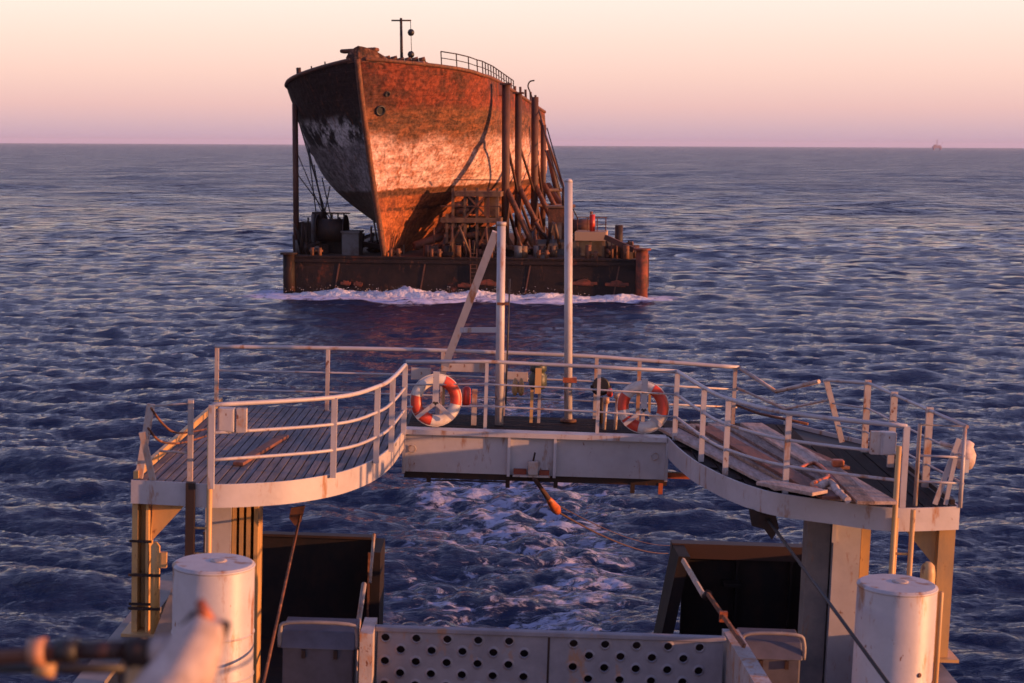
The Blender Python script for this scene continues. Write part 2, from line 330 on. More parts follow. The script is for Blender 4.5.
# ---------------------------------------------------------------- distant platform
def distant():
    F = M.Translation(V((at(WORLD, 937, 146, y=7000).x, 7000, 0))); t = thing('drilling_platform', 'tiny faint offshore platform on the horizon at far right', 'platform', F, (0, 0, 0)); t.scale = (.72, .72, .72)
    dm = mat('haze_paled_steel', (.34, .25, .30), .8)  # haze put into the colour: steel paled and tinted violet
    b = MB(); b.b2((-24, -10, 9), (24, 10, 20)); b.b2((-18, -8, 20.1), (-2, 8, 28)); b.b2((5, -6, 20.1), (18, 6, 25)); b.build('platform_deck', dm, t)
    for x in (-19, 19):
        for y in (-7, 7): MB().tube([(x, y, -3), (x, y, 9)], 3.4, 8).build('leg', dm, t)
    b = MB()
    for sx_ in (-1, 1):
        for sy in (-1, 1): b.bar((sx_*5, sy*5, 20), (sx_*1, sy*1, 58), .8, .8)
    for z in range(24, 58, 6):
        w = 5-(z-20)/38*4
        for s_ in (-1, 1): b.bar((-w, s_*w, z), (w, s_*w, z), .5, .5); b.bar((s_*w, -w, z), (s_*w, w, z), .5, .5)
    b.build('derrick', dm, t)
    MB().bar((18, 0, 22), (34, 0, 42), 1.2, 1.2).build('crane_boom', dm, t)
distant()

# ---------------------------------------------------------------- barge
BARGEM = mat('barge_plate', (.013, .009, .009), .65, spots=[((.03, .016, .012), .5, .5, .12, (1, 1, 1)), ((.14, .035, .015), .55, .68, .05, (1, 1, .8)), ((.10, .04, .02), 2.5, .64, .05, (1, 1, .4))], bump=(1.2, .6, .08, (1, 1, 1)), spec=.2)
BDECK = mat('barge_deck', (.06, .04, .03), .85, spots=[((.12, .05, .03), 1, .55, .1, (1, 1, 1))])
RUSTR = mat('red_rust', (.22, .045, .022), .8, spots=[((.08, .025, .015), 1.5, .5, .1, (1, 1, 1))])
WALE = mat('rust_rail', (.15, .055, .03), .75, spots=[((.07, .03, .02), 1, .5, .1, (1, 1, 1))])
SHEDM = mat('ochre_steel', (.17, .09, .045), .7, spots=[((.07, .03, .02), 1.2, .50, .1, (1, 1, 1))])
GREYB = mat('grey_steel', (.13, .12, .12), .7, spots=[((.08, .05, .04), 1.0, .55, .1, (1, 1, 1))])
def Bp(px, py, y): return at(BARGE, px, py, y=y)
def barge():
    t = thing('barge', 'dark rust-streaked flat barge carrying the derelict ship', 'barge', BARGE, (0, 0, -1))
    w = 14.2; L = 42; h = 2.95
    prof = [(-w+.35, 0), (w-.35, 0), (w, .35), (w, 11), (10.6, 14), (8.4, L-.5), (8.0, L), (-w+.5, L), (-w, L-.5), (-w, .35)]
    b = MB(); b.prism([(x, y, -1) for x, y in prof], (0, 0, h+1)); b.build('hull', BARGEM, t)
    b = MB(); b.prism([(x*.975, .35+y*.985, h+.005) for x, y in prof if x < 12 or y < 12], (0, 0, .02)); b.build('deck', BDECK, t)
    b = MB(); b.b2((-w+.2, -.18, h-.35), (w-.2, -.004, h-.05)); b.b2((-w+.2, -.16, h+.004), (w-.2, .25, h+.16)); b.build('rubbing_rail', BARGEM, t)
    for x, hf in ((-w+.1, .25), (w-.12, .9)):
        b = MB(); b.tube([(x+.1, -.1, -.3), (x+.1, -.1, h+hf)], .48, 12); b.tube([(x+.1, -.1, h+hf), (x+.1, -.1, h+hf+.15)], .7, 12); b.build('corner_fender', RUSTR if x > 0 else BARGEM, t)
    for y in (4, 9):
        MB().b2((w+.004, y-.3, .2), (w+.30, y+.3, h)).build('side_fender', RUSTM, t)
    for x in (-12, -5.6, -2.3, 2.5, 6.3, 10.2):                     # bitts on the front edge
        b = MB(); b.tube([(x-.3, .9, h), (x-.3, .9, h+.75)], .16, 8); b.tube([(x+.3, .9, h), (x+.3, .9, h+.75)], .16, 8); b.tube([(x-.55, .9, h+.5), (x+.55, .9, h+.5)], .09, 8); b.build('bitt', RUSTM, t)
    for x, z, s_ in ((-9.4, .95, .35), (-8.4, .9, .3), (2.0, 1.1, .8), (.2, .9, .5), (9.6, 1.2, .9), (12.2, 1.15, .8)):   # rust-red pad eyes and towing brackets
        b = MB(); b.prism([(x-s_, -.004, z-.15), (x+s_*.9, -.004, z-.22), (x+s_*.55, -.004, z+.2), (x+.1, -.004, z+.4*s_), (x-s_*.5, -.004, z+.22)], (0, -.1, 0)); b.bar((x-s_*1.1, -.12, z), (x+s_*1.2, -.12, z), .14, .22); b.build('towing_bracket', RUSTR, t)
    b = MB()                                                         # boarding ladder, just left of the A-frame post
    for s_ in (-.25, .25): b.bar((.9+s_, -.12, .3), (.9+s_, -.12, h+.9), .07, .07)
    for k in range(11): b.bar((.65, -.12, .45+k*.3), (1.15, -.12, .45+k*.3), .05, .05)
    b.build('ladder', WALE, t)
    for x in (-10.3, -3.4, 5.0, 12.0): MB().bar((x, -.03, .3), (x+.4, -.03, h-.4), .10, .05).build('wear_strip', WALE, t)
    # tall guide posts
    def post(px, ytop, y, r=.33, zb=None):
        p = Bp(px, ytop, y); MB().tube([(p.x, y, h), (p.x, y, p.z)], r, 10).build('guide_post', RUSTP, t); return p
    pl = post(295, 104, 4, .24)
    P = [post(506, 85, 6, .33), post(518.5, 94, 13, .30), post(535, 97, 19, .33), post(543.5, 125, 25, .27)]
    for p, q in zip(P[:-1], P[1:]):
        b = MB(); b.tube([(p.x, p.y, h+.35*(p.z-h)), (q.x, q.y, h+.6)], .16, 6); b.tube([(p.x, p.y, h+.7*(p.z-h)), (q.x, q.y, h+.36*(q.z-h))], .12, 6); b.build('brace', RUSTP, t)
    for p in P:
        MB().tube([(p.x, p.y, h+5.6), (p.x+2.9, p.y-1.5, h)], .24, 8).build('raking_shore', RUSTM, t)
        b = MB(); b.prism([(p.x+.3, p.y, h), (p.x+1.2, p.y, h), (p.x+.3, p.y, h+1.5)], (0, .12, 0)); b.build('gusset', RUSTM, t)
    for p in P[:2]: MB().box((p.x, p.y, p.z+.08), (.9, .9, .16)).build('post_cap', RUSTP, t)
    # wires of the left guide post
    for (a, bb) in (((296, 112), (330, 228)), ((296, 150), (326, 222)), ((298, 175), (345, 238))):
        MB().tube([Bp(*a, 4), Bp(*bb, 7)], .05, 4).build('stay_wire', WIRE, t)
    # aft tower braces on the right
    b = MB()
    for (a, bb, w_) in (((548, 150, 30), (562, 215, 30), .3), ((540, 120, 27), (572, 210, 30), .12), ((535, 190, 24), (570, 190, 28), .2), ((530, 205, 22), (574, 206, 28), .2), ((548, 185, 30), (590, 250, 20), .3)):
        b.tube([Bp(*a), Bp(*bb)], w_, 6)
    b.build('aft_shoring', RUSTP, t)
    # bulwark low wall and sloped coamings on the right
    b = MB(); b.b2((5.0, 6, h), (12.2, 6.25, h+1.3)); b.b2((10.0, 6.3, h), (10.2, 14, h+1.0)); b.build('coaming', GREYB, t)
    b = MB(); b.bar(Bp(605, 237, 2.5), Bp(634, 250, 1.6), .25, .4); b.build('sloping_fairlead', RUSTP, t)
    mp_ = Bp(619, 225, 4); MB().tube([(mp_.x, 4, h), (mp_.x, 4, mp_.z)], .32, 12).build('mooring_post', DARK, t)
    for x in (9.9, 12.9): MB().tube([(x, 1.0, h), (x, 1.0, h+1.2)], .25, 10).build('mooring_post', RUSTM, t)
    return h, P, pl
BH, BPOST, BPL = barge()
def barge_gear():
    h = BH
    # keel cradle: what the wreck rests on
    t = thing('keel_cradle', 'rust-brown timber and steel cradle shoring the derelict hull upright', 'cradle', BARGE, (-2, 8, h))
    cx = at(BARGE, 400, 250, y=8).x
    for k, y in enumerate((6, 12, 18, 24, 30, 36)):
        b = MB(); xx = cx+.06*(y-8); b.b2((xx-.8, y-.4, h+.025), (xx+.8, y+.4, h+.75)); b.build('keel_block', RUSTM, t)
    for px0, py0, y0, px1, py1, y1, w in ((424, 247, 5, 470, 196, 8, .45), (414, 246, 4, 456, 232, 6, .5), (436, 250, 4, 470, 217, 6, .35), (430, 236, 6, 474, 222, 6, .3), (452, 250, 4, 500, 205, 8, .3)):
        MB().tube([Bp(px0, py0, y0), Bp(px1, py1, y1)], w*.7, 8).build('shore', RUSTM if w < .5 else WALE, t)
    # staging
    t = thing('staging', 'ochre steel staging tower between ladder and tall guide posts on barge', 'scaffold', BARGE, (0, 5, h))
    for px in (447, 453, 465, 477, 488, 497):
        for y in (4, 7.5):
            p = Bp(px, 250, y); tp = 188 if px > 450 else 214
            q = Bp(px, tp+(y-4)*1.2, y); MB().bar((p.x, y, h), (p.x, y, q.z), .22, .22).build('upright', SHEDM if (px % 2) else RUSTP, t)
    for py in (218, 192):
        a = Bp(441 if py > 200 else 455, py, 4); c = Bp(501, py, 4); MB().b2((a.x, 3.7, a.z-.35), (c.x, 7.8, a.z+.05)).build('platform', SHEDM, t)
        MB().bar((a.x, 3.6, a.z+1.0), (c.x, 3.6, a.z+1.0), .08, .08).build('handrail', RUSTP, t)
    for a, c in (((447, 250), (465, 220)), ((477, 250), (490, 220)), ((465, 218), (488, 193)), ((488, 218), (465, 193))):
        MB().bar(Bp(*a, 3.9), Bp(*c, 3.9), .14, .14).build('brace', RUSTM, t)
    for i, (px0, px1, py0, py1, mm) in enumerate(((455, 467, 222, 246, SHEDM), (484, 496, 195, 216, SHEDM), (468, 475, 198, 214, REDBR), (470, 499, 228, 249, BARGEM))):
        a = Bp(px0, py1, 4.4); c = Bp(px1, py0, 4.4); MB().b2((a.x, 4.4, a.z), (c.x, 6.8, c.z)).build('panel', mm, t)
    for i, (px, py) in enumerate(((458, 206), (462, 212), (473, 236), (480, 244), (450, 228))):
        p = Bp(px, py, 4.2); MB().tube([(p.x-.5, 4.2, p.z), (p.x+.6, 4.2, p.z+.2)], .28, 10).build('drum', RUSTM, t)
    # port-side winch and gear, silhouettes on the left
    t = thing('mooring_winch', 'black winch and machinery heap behind the left guide post of barge', 'winch', BARGE, (-12.5, 5, h))
    a = Bp(300, 250, 5); c = Bp(322, 222, 5); MB().b2((a.x, 4.5, h), (c.x, 7, c.z)).build('housing', DARK, t)
    a = Bp(312, 222, 5); c = Bp(322, 212, 5); MB().b2((a.x, 5, a.z), (c.x, 6.5, c.z)).build('control_box', DARK, t)
    a = Bp(322, 250, 5); c = Bp(344, 226, 5); MB().b2((a.x+.02, 4.8, h), (c.x, 7, c.z-.8)).build('bed_frame', BARGEM, t)
    p = Bp(333, 230, 5); MB().tube([(p.x-1.1, 4.6, p.z), (p.x+1.1, 4.6, p.z)], .95, 18).build('drum', DARK, t)
    for s_ in (-1.15, 1.15): MB().tube([(p.x+s_-.06, 4.6, p.z), (p.x+s_+.06, 4.6, p.z)], 1.3, 18).build('flange', DARK, t)
    p = Bp(313, 212, 5); q = Bp(313, 236, 4.2); MB().tube([(q.x, 4.2, h), (q.x, 4.2, q.z+1.8)], .15, 8).build('brake_lever', BWHITE and GREYB, t)
    b = MB()
    for px in (326, 332, 338, 344):
        p = Bp(px, 213, 7.5); b.bar((p.x, 7.5, h), (p.x, 7.5, p.z), .12, .12)
    p0 = Bp(324, 213, 7.5); p1 = Bp(350, 213, 7.5); b.bar((p0.x, 7.5, p0.z), (p1.x, 7.5, p0.z), .12, .12); b.bar((p0.x, 7.5, p0.z-.9), (p1.x, 7.5, p0.z-.9), .1, .1)
    b.build('guard_rail', DARK, t)
    a = Bp(342, 250, 3); c = Bp(359, 233, 3)
    t = thing('deck_box', 'grey steel deck box on barge, just left of the wreck stem', 'box', BARGE, ((a.x+c.x)/2, 3.6, h))
    MB().b2((a.x, 2.9, h), (c.x, 4.6, c.z)).build('body', GREYB, t, bevel=.05); MB().b2((a.x-.08, 2.8, c.z+.003), (c.x+.08, 4.7, c.z+.15)).build('lid', GREYB, t)
    # raised work platform right of the white pole
    t = thing('work_platform', 'pale-topped work platform with railing on the right of barge deck', 'platform', BARGE, (6.5, 4, h))
    a = Bp(575, 236, 3.5); c = Bp(606, 232, 3.5); MB().b2((a.x, 3.2, a.z-.35), (c.x, 6.5, c.z)).build('platform_top', mat('pale_planks', (.42, .26, .16), .8), t)
    for x in (a.x+.2, (a.x+c.x)/2, c.x-.2): MB().bar((x, 3.5, h), (x, 3.5, a.z-.35), .2, .2).build('leg', SHEDM, t)
    b = MB()
    for x in (a.x+.1, a.x+.9, a.x+1.7, c.x-.1): b.bar((x, 5, c.z), (x, 5, c.z+1.1), .07, .07)
    b.bar((a.x, 5, c.z+1.1), (c.x, 5, c.z+1.1), .07, .07); b.bar((a.x, 5, c.z+.55), (c.x, 5, c.z+.55), .05, .05); b.build('railing', RUSTM, t)
    p = Bp(593, 214, 5); MB().tube([(p.x, 4.2, c.z), (p.x, 4.2, p.z)], .22, 8).build('red_stanchion', REDM, t)
    def heap(name, lab, px0, px1, top, n, y0, y1, mats, seed):
        rg = random.Random(seed); a = Bp(px0, 250, y0).x; c = Bp(px1, 250, y0).x; t = thing(name, lab, 'gear heap', BARGE, ((a+c)/2, (y0+y1)/2, h))
        for k in range(n):
            x = rg.uniform(a, c); y = rg.uniform(y0, y1); kind = rg.choice(('crate', 'pipe', 'post', 'drum', 'girder', 'pipe', 'post')); m_ = rg.choice(mats); z = h+.02
            if kind == 'crate': w_ = rg.uniform(.5, 1.3); MB().box((x, y, z+w_*.4), (w_, w_*.8, w_*.8), M.Rotation(rg.random(), 3, 'Z')).build('crate', m_, t)
            elif kind == 'drum': MB().tube([(x, y, z), (x, y, z+.95)], .33, 12).build('drum', m_, t)
            elif kind == 'post': MB().tube([(x, y, z), (x+rg.uniform(-.3, .3), y, z+rg.uniform(.8, top))], rg.uniform(.05, .12), 6).build('post', m_, t)
            elif kind == 'pipe': MB().tube([(x, y, z+rg.uniform(.2, .8)), (min(max(x+rg.uniform(-2, 2), a), c), y+rg.uniform(-1, 1), z+rg.uniform(.2, top))], rg.uniform(.06, .16), 7).build('pipe', m_, t)
            else: MB().bar((x-1, y, z+rg.uniform(.2, 1)), (x+1, y+rg.uniform(-1, 1), z+rg.uniform(.3, 1.6)), .2, .3).build('girder', m_, t)
    heap('gear_heap', 'black heap of gear at the foot of the left guide post of barge', 293, 318, 3.2, 22, 2.2, 4.2, (DARK, DARK, GREYB, BARGEM), 1)
    heap('gear_heap', 'dark heap of pipes and drums beside the wreck stem on its left', 336, 376, 3.0, 24, 5.5, 9, (DARK, DARK, RUSTP, BARGEM), 2)
    heap('gear_heap', 'rusty heap of pipes and posts under the staging tower', 425, 500, 2.6, 34, 1.6, 3.4, (RUSTP, RUSTM, DARK, SHEDM, REDBR), 3)
    heap('gear_heap', 'rusty heap of pipes and crates between tall guide posts and white pole', 508, 572, 3.0, 34, 2, 8, (RUSTP, RUSTM, DARK, SHEDM, GREYB), 4)
    heap('gear_heap', 'low rusty heap of pipes at the right end of the barge', 606, 636, 1.6, 14, 1.5, 5, (RUSTP, RUSTM, DARK), 5)
    for (a, c, lab) in (((547, 128), (572, 216), 'upper thin wire slanting from the hindmost guide post down to the right'), ((545, 150), (584, 232), 'lower thin wire slanting from the hindmost guide post down to the right'), ((536, 100), (560, 190), 'wire from the top of the third guide post')):
        MB().tube([Bp(*a, 20), Bp(*c, 12)], .06, 5).build('stay_wire', WIRE, None, BARGE, cat='wire', group='wires right of the guide posts', label=lab)
    t = thing('generator', 'small rusty generator shed behind the white pole on barge', 'generator', BARGE, (4.5, 9, h))
    a = Bp(548, 246, 9); c = Bp(566, 208, 9); MB().b2((a.x, 8.8, h), (c.x, 11.5, c.z)).build('body', RUSTM, t, bevel=.05)
    MB().b2((a.x-.2, 8.6, c.z+.004), (c.x+.2, 11.7, c.z+.15)).build('roof', SHEDM, t)
    MB().tube([(c.x-.3, 10, c.z), (c.x-.3, 10, c.z+1.6)], .13, 8).build('exhaust', DARK, t)
    for k in range(3): MB().b2((a.x+.25+k*.55, 8.72, h+1.2), (a.x+.6+k*.55, 8.795, h+2.6)).build('door', GREYB if k == 1 else SHEDM, t)
    t = thing('compressor', 'dark rusted compressor on skids, barge deck left of the work platform', 'compressor', BARGE, (7.6, 7, h))
    p = Bp(580, 246, 7)
    MB().tube([(p.x-.9, 7.2, h+2.35), (p.x+1.2, 7.2, h+2.35)], .6, 12).build('tank', RUSTP, t); MB().b2((p.x-1.1, 6.7, h), (p.x+1.4, 8, h+1.7)).build('engine', DARK, t, bevel=.05)
    for s_ in (-.7, .9): MB().tube([(p.x+s_, 7.2, h+2.9), (p.x+s_, 7.2, h+3.6)], .12, 8).build('stack', RUSTM, t)
barge_gear()

# ---------------------------------------------------------------- wreck
def wreck_mat():
    m = bpy.data.materials.new('wreck_plating'); m.use_nodes = True; t = m.node_tree; p = t.nodes['Principled BSDF']
    p.inputs['Roughness'].default_value = .8; p.inputs['Specular IOR Level'].default_value = .2
    tc = N(t, 'ShaderNodeTexCoord'); sp = N(t, 'ShaderNodeSeparateXYZ'); t.links.new(tc.outputs['Object'], sp.inputs[0])
    def noise(sc, st, det=6, dist=0., loc=(0, 0, 0)):
        mp = N(t, 'ShaderNodeMapping'); mp.inputs['Scale'].default_value = st; mp.inputs['Location'].default_value = loc; t.links.new(tc.outputs['Object'], mp.inputs[0])
        nz = N(t, 'ShaderNodeTexNoise'); nz.inputs['Scale'].default_value = sc; nz.inputs['Detail'].default_value = det; nz.inputs['Distortion'].default_value = dist; nz.inputs['Roughness'].default_value = .68
        t.links.new(mp.outputs[0], nz.inputs['Vector']); return nz.outputs[0]
    def mth(op, a, b=None):
        n = N(t, 'ShaderNodeMath', operation=op)
        for i, q in enumerate((a, b)):
            if q is None: continue
            if isinstance(q, (int, float)): n.inputs[i].default_value = q
            else: t.links.new(q, n.inputs[i])
        return n.outputs[0]
    def sst(v, a, b):
        n = N(t, 'ShaderNodeMapRange', interpolation_type='SMOOTHSTEP'); t.links.new(v, n.inputs[0]); n.inputs['From Min'].default_value = a; n.inputs['From Max'].default_value = b; return n.outputs[0]
    def mix(f, a, b):
        n = N(t, 'ShaderNodeMix', data_type='RGBA'); t.links.new(f, n.inputs[0])
        for i, q in ((6, a), (7, b)):
            if isinstance(q, tuple): n.inputs[i].default_value = (*q, 1)
            else: t.links.new(q, n.inputs[i])
        return n.outputs[2]
    Z = sp.outputs['Z']
    wob = mth('MULTIPLY', mth('SUBTRACT', noise(.35, (1, .7, .4)), .5), 3.4)
    z2 = mth('ADD', Z, wob)
    # orange bottom
    bot = mix(sst(noise(1.1, (1, 1, .5)), .42, .62), (.31, .095, .034), (.17, .05, .022))
    bot = mix(sst(noise(2.6, (1, 1, .3), loc=(3, 3, 3)), .58, .68), bot, (.12, .05, .025))
    # pale faded band
    pale = mix(sst(noise(.8, (1, 1, 1.6)), .40, .60), (.58, .40, .35), (.38, .19, .14))
    pale = mix(sst(noise(2.2, (1, 1, .35), loc=(1, 5, 2)), .55, .66), pale, (.24, .085, .04))
    # dark smoked band
    smoke = mix(sst(noise(.9, (.8, .8, 1.8)), .42, .6), (.10, .048, .028), (.20, .075, .035))
    smoke = mix(sst(noise(3, (.6, .6, 2.5), loc=(4, 1, 0)), .55, .65), smoke, (.05, .028, .02))
    # red-lead top
    top = mix(sst(noise(1.2, (1, 1, .6), loc=(9, 0, 0)), .45, .6), (.20, .046, .024), (.11, .030, .02))
    top = mix(mth('MULTIPLY', sst(noise(.28, (1, 1, 1.5), 4, loc=(5, 5, 5)), .46, .6), .75), top, (.055, .028, .02))
    wl = mth('ADD', Z, mth('MULTIPLY', mth('SUBTRACT', noise(.9, (1, 1, .3)), .5), .55))
    c = mix(sst(wl, 5.35, 5.5), bot, pale)
    line = mth('MULTIPLY', sst(wl, 4.75, 4.95), mth('SUBTRACT', 1., sst(wl, 5.3, 5.45)))
    c = mix(mth('MULTIPLY', line, .85), c, (.07, .035, .02))
    c = mix(sst(z2, 8.3, 9.9), c, smoke)
    c = mix(sst(mth('ADD', Z, mth('MULTIPLY', wob, .4)), 11.2, 12.0), c, top)
    # port side: its shade painted in as dark tones, black above; scuffed white patches
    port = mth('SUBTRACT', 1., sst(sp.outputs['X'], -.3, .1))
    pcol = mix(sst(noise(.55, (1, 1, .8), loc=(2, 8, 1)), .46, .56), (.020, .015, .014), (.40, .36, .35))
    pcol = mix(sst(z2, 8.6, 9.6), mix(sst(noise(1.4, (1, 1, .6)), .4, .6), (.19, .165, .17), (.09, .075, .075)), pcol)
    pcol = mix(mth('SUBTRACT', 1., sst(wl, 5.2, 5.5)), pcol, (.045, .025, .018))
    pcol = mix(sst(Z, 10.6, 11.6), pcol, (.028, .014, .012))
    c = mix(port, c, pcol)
    # weed line below the boot top
    ll = mth('ADD', Z, mth('MULTIPLY', mth('SUBTRACT', noise(.5, (1, 1, .2), loc=(0, 2, 7)), .5), 1.2))
    weed = mth('MULTIPLY', mth('MULTIPLY', sst(ll, 3.62, 3.72), mth('SUBTRACT', 1., sst(ll, 3.85, 4.0))), sst(noise(1.6, (1, 1, .2)), .42, .5))
    c = mix(mth('MULTIPLY', weed, .85), c, (.05, .022, .015))
    # rust runs
    run = sst(noise(1.3, (1.6, 1.6, .09), 5, loc=(0, 0, 3)), .58, .68)
    c = mix(mth('MULTIPLY', run, .6), c, (.15, .048, .022))
    # fine scale, horizontal scrape lines and rusted seams
    mul = N(t, 'ShaderNodeMix', data_type='RGBA', blend_type='MULTIPLY'); mul.inputs[0].default_value = 1
    fine = mth('ADD', mth('MULTIPLY', sst(noise(4, (1, 1, 1.1), 8), .3, .7), .95), mth('MULTIPLY', sst(noise(1.6, (.35, .35, 2.6), 7, .6, loc=(6, 1, 2)), .3, .65), .45))
    fc = N(t, 'ShaderNodeCombineColor'); fine2 = mth('ADD', fine, .28)
    for k in range(3): t.links.new(fine2, fc.inputs[k])
    t.links.new(c, mul.inputs[6]); t.links.new(fc.outputs[0], mul.inputs[7]); c = mul.outputs[2]
    t.links.new(c, p.inputs['Base Color'])
    # plate seams and dents
    br = N(t, 'ShaderNodeTexBrick'); mp = N(t, 'ShaderNodeMapping'); cb = N(t, 'ShaderNodeCombineXYZ'); t.links.new(sp.outputs['Y'], cb.inputs[0]); t.links.new(Z, cb.inputs[1]); t.links.new(cb.outputs[0], mp.inputs[0])
    t.links.new(mp.outputs[0], br.inputs['Vector']); br.inputs['Scale'].default_value = 1; br.inputs['Brick Width'].default_value = 8; br.inputs['Row Height'].default_value = 2.1; br.inputs['Mortar Size'].default_value = .06
    br.inputs['Color1'].default_value = (1, 1, 1, 1); br.inputs['Color2'].default_value = (.9, .9, .9, 1); br.inputs['Mortar'].default_value = (.2, .2, .2, 1)
    h = mth('ADD', mth('MULTIPLY', br.outputs[0], .10), mth('ADD', mth('MULTIPLY', noise(.5, (1, 1, 1), 3), .5), mth('MULTIPLY', noise(3, (1, 1, 1), 5), .10)))
    bp = N(t, 'ShaderNodeBump'); bp.inputs['Strength'].default_value = .8; bp.inputs['Distance'].default_value = .8; t.links.new(h, bp.inputs['Height']); t.links.new(bp.outputs[0], p.inputs['Normal'])
    return m
WM = wreck_mat()
def ztop(y): return 15.5 - 1.3*min(max(y, 0)/8, 1)**.8 - max(0, y-6)*.04 - max(0, y-14)*.04
def ystem(t): return 5.2*(1-t)**1.25
def halfb(q, t):
    L = 9.5+12*(1-t); p = .74+.72*(1-t)
    bm = 8.35 if t > .6 else 8.35*(1-(1-t/.6)**2.0)*.97+.25*(1-t/.6)
    x = min(max(q/L, 0), 1); return max(.10, bm*math.sin(x*math.pi/2)**p)
def hullp(q, t, side, off=0):
    y = ystem(t)+q; z = ztop(y)*t; return V((side*(halfb(q, t)+off), y, z))
def wreck():
    t = thing('derelict_ship', 'rust-stained derelict ship with high flared bow standing on the barge', 'ship', WRECK, (0, 0, 0))
    qs = [0, .15, .4, .8, 1.3, 2, 2.8, 3.8, 5, 6.5, 8, 9.5, 11, 13, 15.5, 18.5, 22, 26, 31, 36, 40]; nt_ = 30
    vs = []; fs = []
    rows = []
    for q in qs:
        row = [hullp(q, 1-k/nt_, 1) for k in range(nt_+1)]+[hullp(q, k/nt_, -1) for k in range(nt_+1)]
        rows.append(row)
    b = MB(); n = len(rows[0]); vs = [p for r_ in rows for p in r_]
    for i in range(len(rows)-1):
        for k in range(n-1): fs.append((i*n+k, i*n+k+1, (i+1)*n+k+1, (i+1)*n+k))
    fs.append(tuple((len(rows)-1)*n+k for k in range(n))); fs.append(tuple(range(n-1, -1, -1)))
    b._add(vs, fs, [True]*(len(fs)-2)+[False, False])
    o = b.build('hull', WM, t)
    m_ = o.modifiers.new('edge', 'EDGE_SPLIT'); m_.split_angle = R(50)
    # deck, a metre below the bulwark top
    b = MB(); L = []; Rr = []
    for q in qs[3:]:
        p = hullp(q, .93, 1); L.append(V((-p.x+.05, p.y, p.z))); Rr.append(V((p.x-.05, p.y, p.z)))
    n = len(L); b._add(L+Rr, [(i, i+1, n+i+1, n+i) for i in range(n-1)], False); b.build('weather_deck', RUSTM, t)
    # bulwark cap along both sheers
    for s_, mm in ((1, RUSTM), (-1, WALE)):
        pts = smooth([hullp(q, 1, s_)+V((0, 0, .04)) for q in qs[1:]], 3); MB().tube(pts, .16, 6).build('bulwark_cap', mm, t)
    # stem bar
    b = MB(); b.tube(smooth([V((0, ystem(k/10)-.02, ztop(0)*k/10)) for k in range(11)], 3), .24, 8); b.build('stem_bar', RUSTM, t)
    # raised stem head
    b = MB(); prof = []
    ang = []
    top = []
    for a in range(0, 13):
        u = a/12; sd = -1 if u < .5 else 1; q = (.30 if sd < 0 else .85)*abs(2*u-1)**1.3
        p = hullp(q, 1, sd); p.x *= .98; p.z -= .2; top.append(p)
    hts = [.3, .5, .65, .75, .8, .85, .9, .9, .85, .8, .7, .55, .3]
    vs = []
    for p, h in zip(top, hts): vs += [p, p+V((-.05*(1 if p.x < 0 else -1), -.12, h+.2+random.uniform(-.08, .1))), p+V((0, 1.3, h+.1)), p+V((0, 1.3, 0))]
    fs = []
    for i in range(len(top)-1):
        for k in range(4): k2 = (k+1) % 4; fs.append((i*4+k, i*4+k2, i*4+4+k2, i*4+4+k))
    fs += [(0, 1, 2, 3), (len(vs)-1, len(vs)-2, len(vs)-3, len(vs)-4)]
    b._add(vs, fs); b.build('stem_head', mat('scaly_rust', (.17, .06, .03), .85, spots=[((.04, .02, .015), 1.8, .5, .08, (1, 1, 1)), ((.36, .17, .10), 2.4, .6, .06, (1, 1, 1))], bump=(2, 1, .2, (1, 1, 1))), t)
    b = MB(); b.b2((-1.5, .5, ztop(0)+.55), (1.4, 1.6, ztop(0)+.85)); b.build('roller_cover', RUSTM, t, bevel=.12)
    # windlass and deck houses peeping over the bulwark
    PALE = mat('faded_pink_paint', (.42, .22, .16), .8, spots=[((.25, .10, .06), 1, .5, .12, (1, 1, 1))])
    def wp(px, py, y): return at(WRECK, px, py, y=y)
    for px0, px1, py0, py1, y, nm in ((380, 424, 61, 75, 4.6, 'forecastle_coaming'), (431, 440, 67, 80, 7.5, 'locker'), (441, 455, 71, 80, 9, 'locker'), (299, 310, 71, 84, 6, 'locker'), (493, 503, 82, 96, 14, 'locker')):
        a = wp(px0, py1, y); c = wp(px1, py0, y); MB().b2((a.x, y, a.z), (c.x, y+1.6, c.z)).build(nm, PALE if px0 != 299 else DARK, t, bevel=.08)
    b = MB()
    for k in range(6):
        a = wp(384+k*7, 60.5+random.uniform(-1.2, .8), 5); b.tube([a, a+V((.5, .1, .1))], .22, 8)
    b.build('chain_stopper', RUSTM, t)
    # hawse pipe and holes
    for (px, py, s_) in ((381, 110, .42), (388, 94, .22)):
        best = None
        for q in np.linspace(.2, 6, 60):
            for tt in np.linspace(.4, 1, 60):
                p = WRECK @ hullp(q, tt, 1); d = CAMR.to_3x3().inverted() @ (p-V((0, 0, CAMH))); u = 512+d.x/-d.z*FPX; v = 341.5-d.y/-d.z*FPX
                e = (u-px)**2+(v-py)**2
                if best is None or e < best[0]: best = (e, q, tt)
        _, q, tt = best; p = hullp(q, tt, 1); n_ = (hullp(q+.3, tt, 1)-p).cross(hullp(q, tt+.03, 1)-p).normalized()
        if n_.x < 0: n_ = -n_
        b = MB(); b.lathe(p-n_*.1, [(s_, 0), (s_, .2), (s_*.72, .22), (s_*.7, .12)], 16, n_); b.build('hawse_pipe', BLACK, t)
    # mast with yard and two day shapes
    p = wp(401, 62, 5.2); q = wp(401, 18, 5.2); ml = MB().tube([(p.x, 5.2, p.z-1.5), (q.x, 5.2, q.z)], [.14, .10], 8).build('signal_mast', DARK, t)
    a = wp(391.5, 20.5, 5.2); c = wp(411, 20.5, 5.2); MB().tube([a, c], .07, 6).build('yard', DARK, ml)
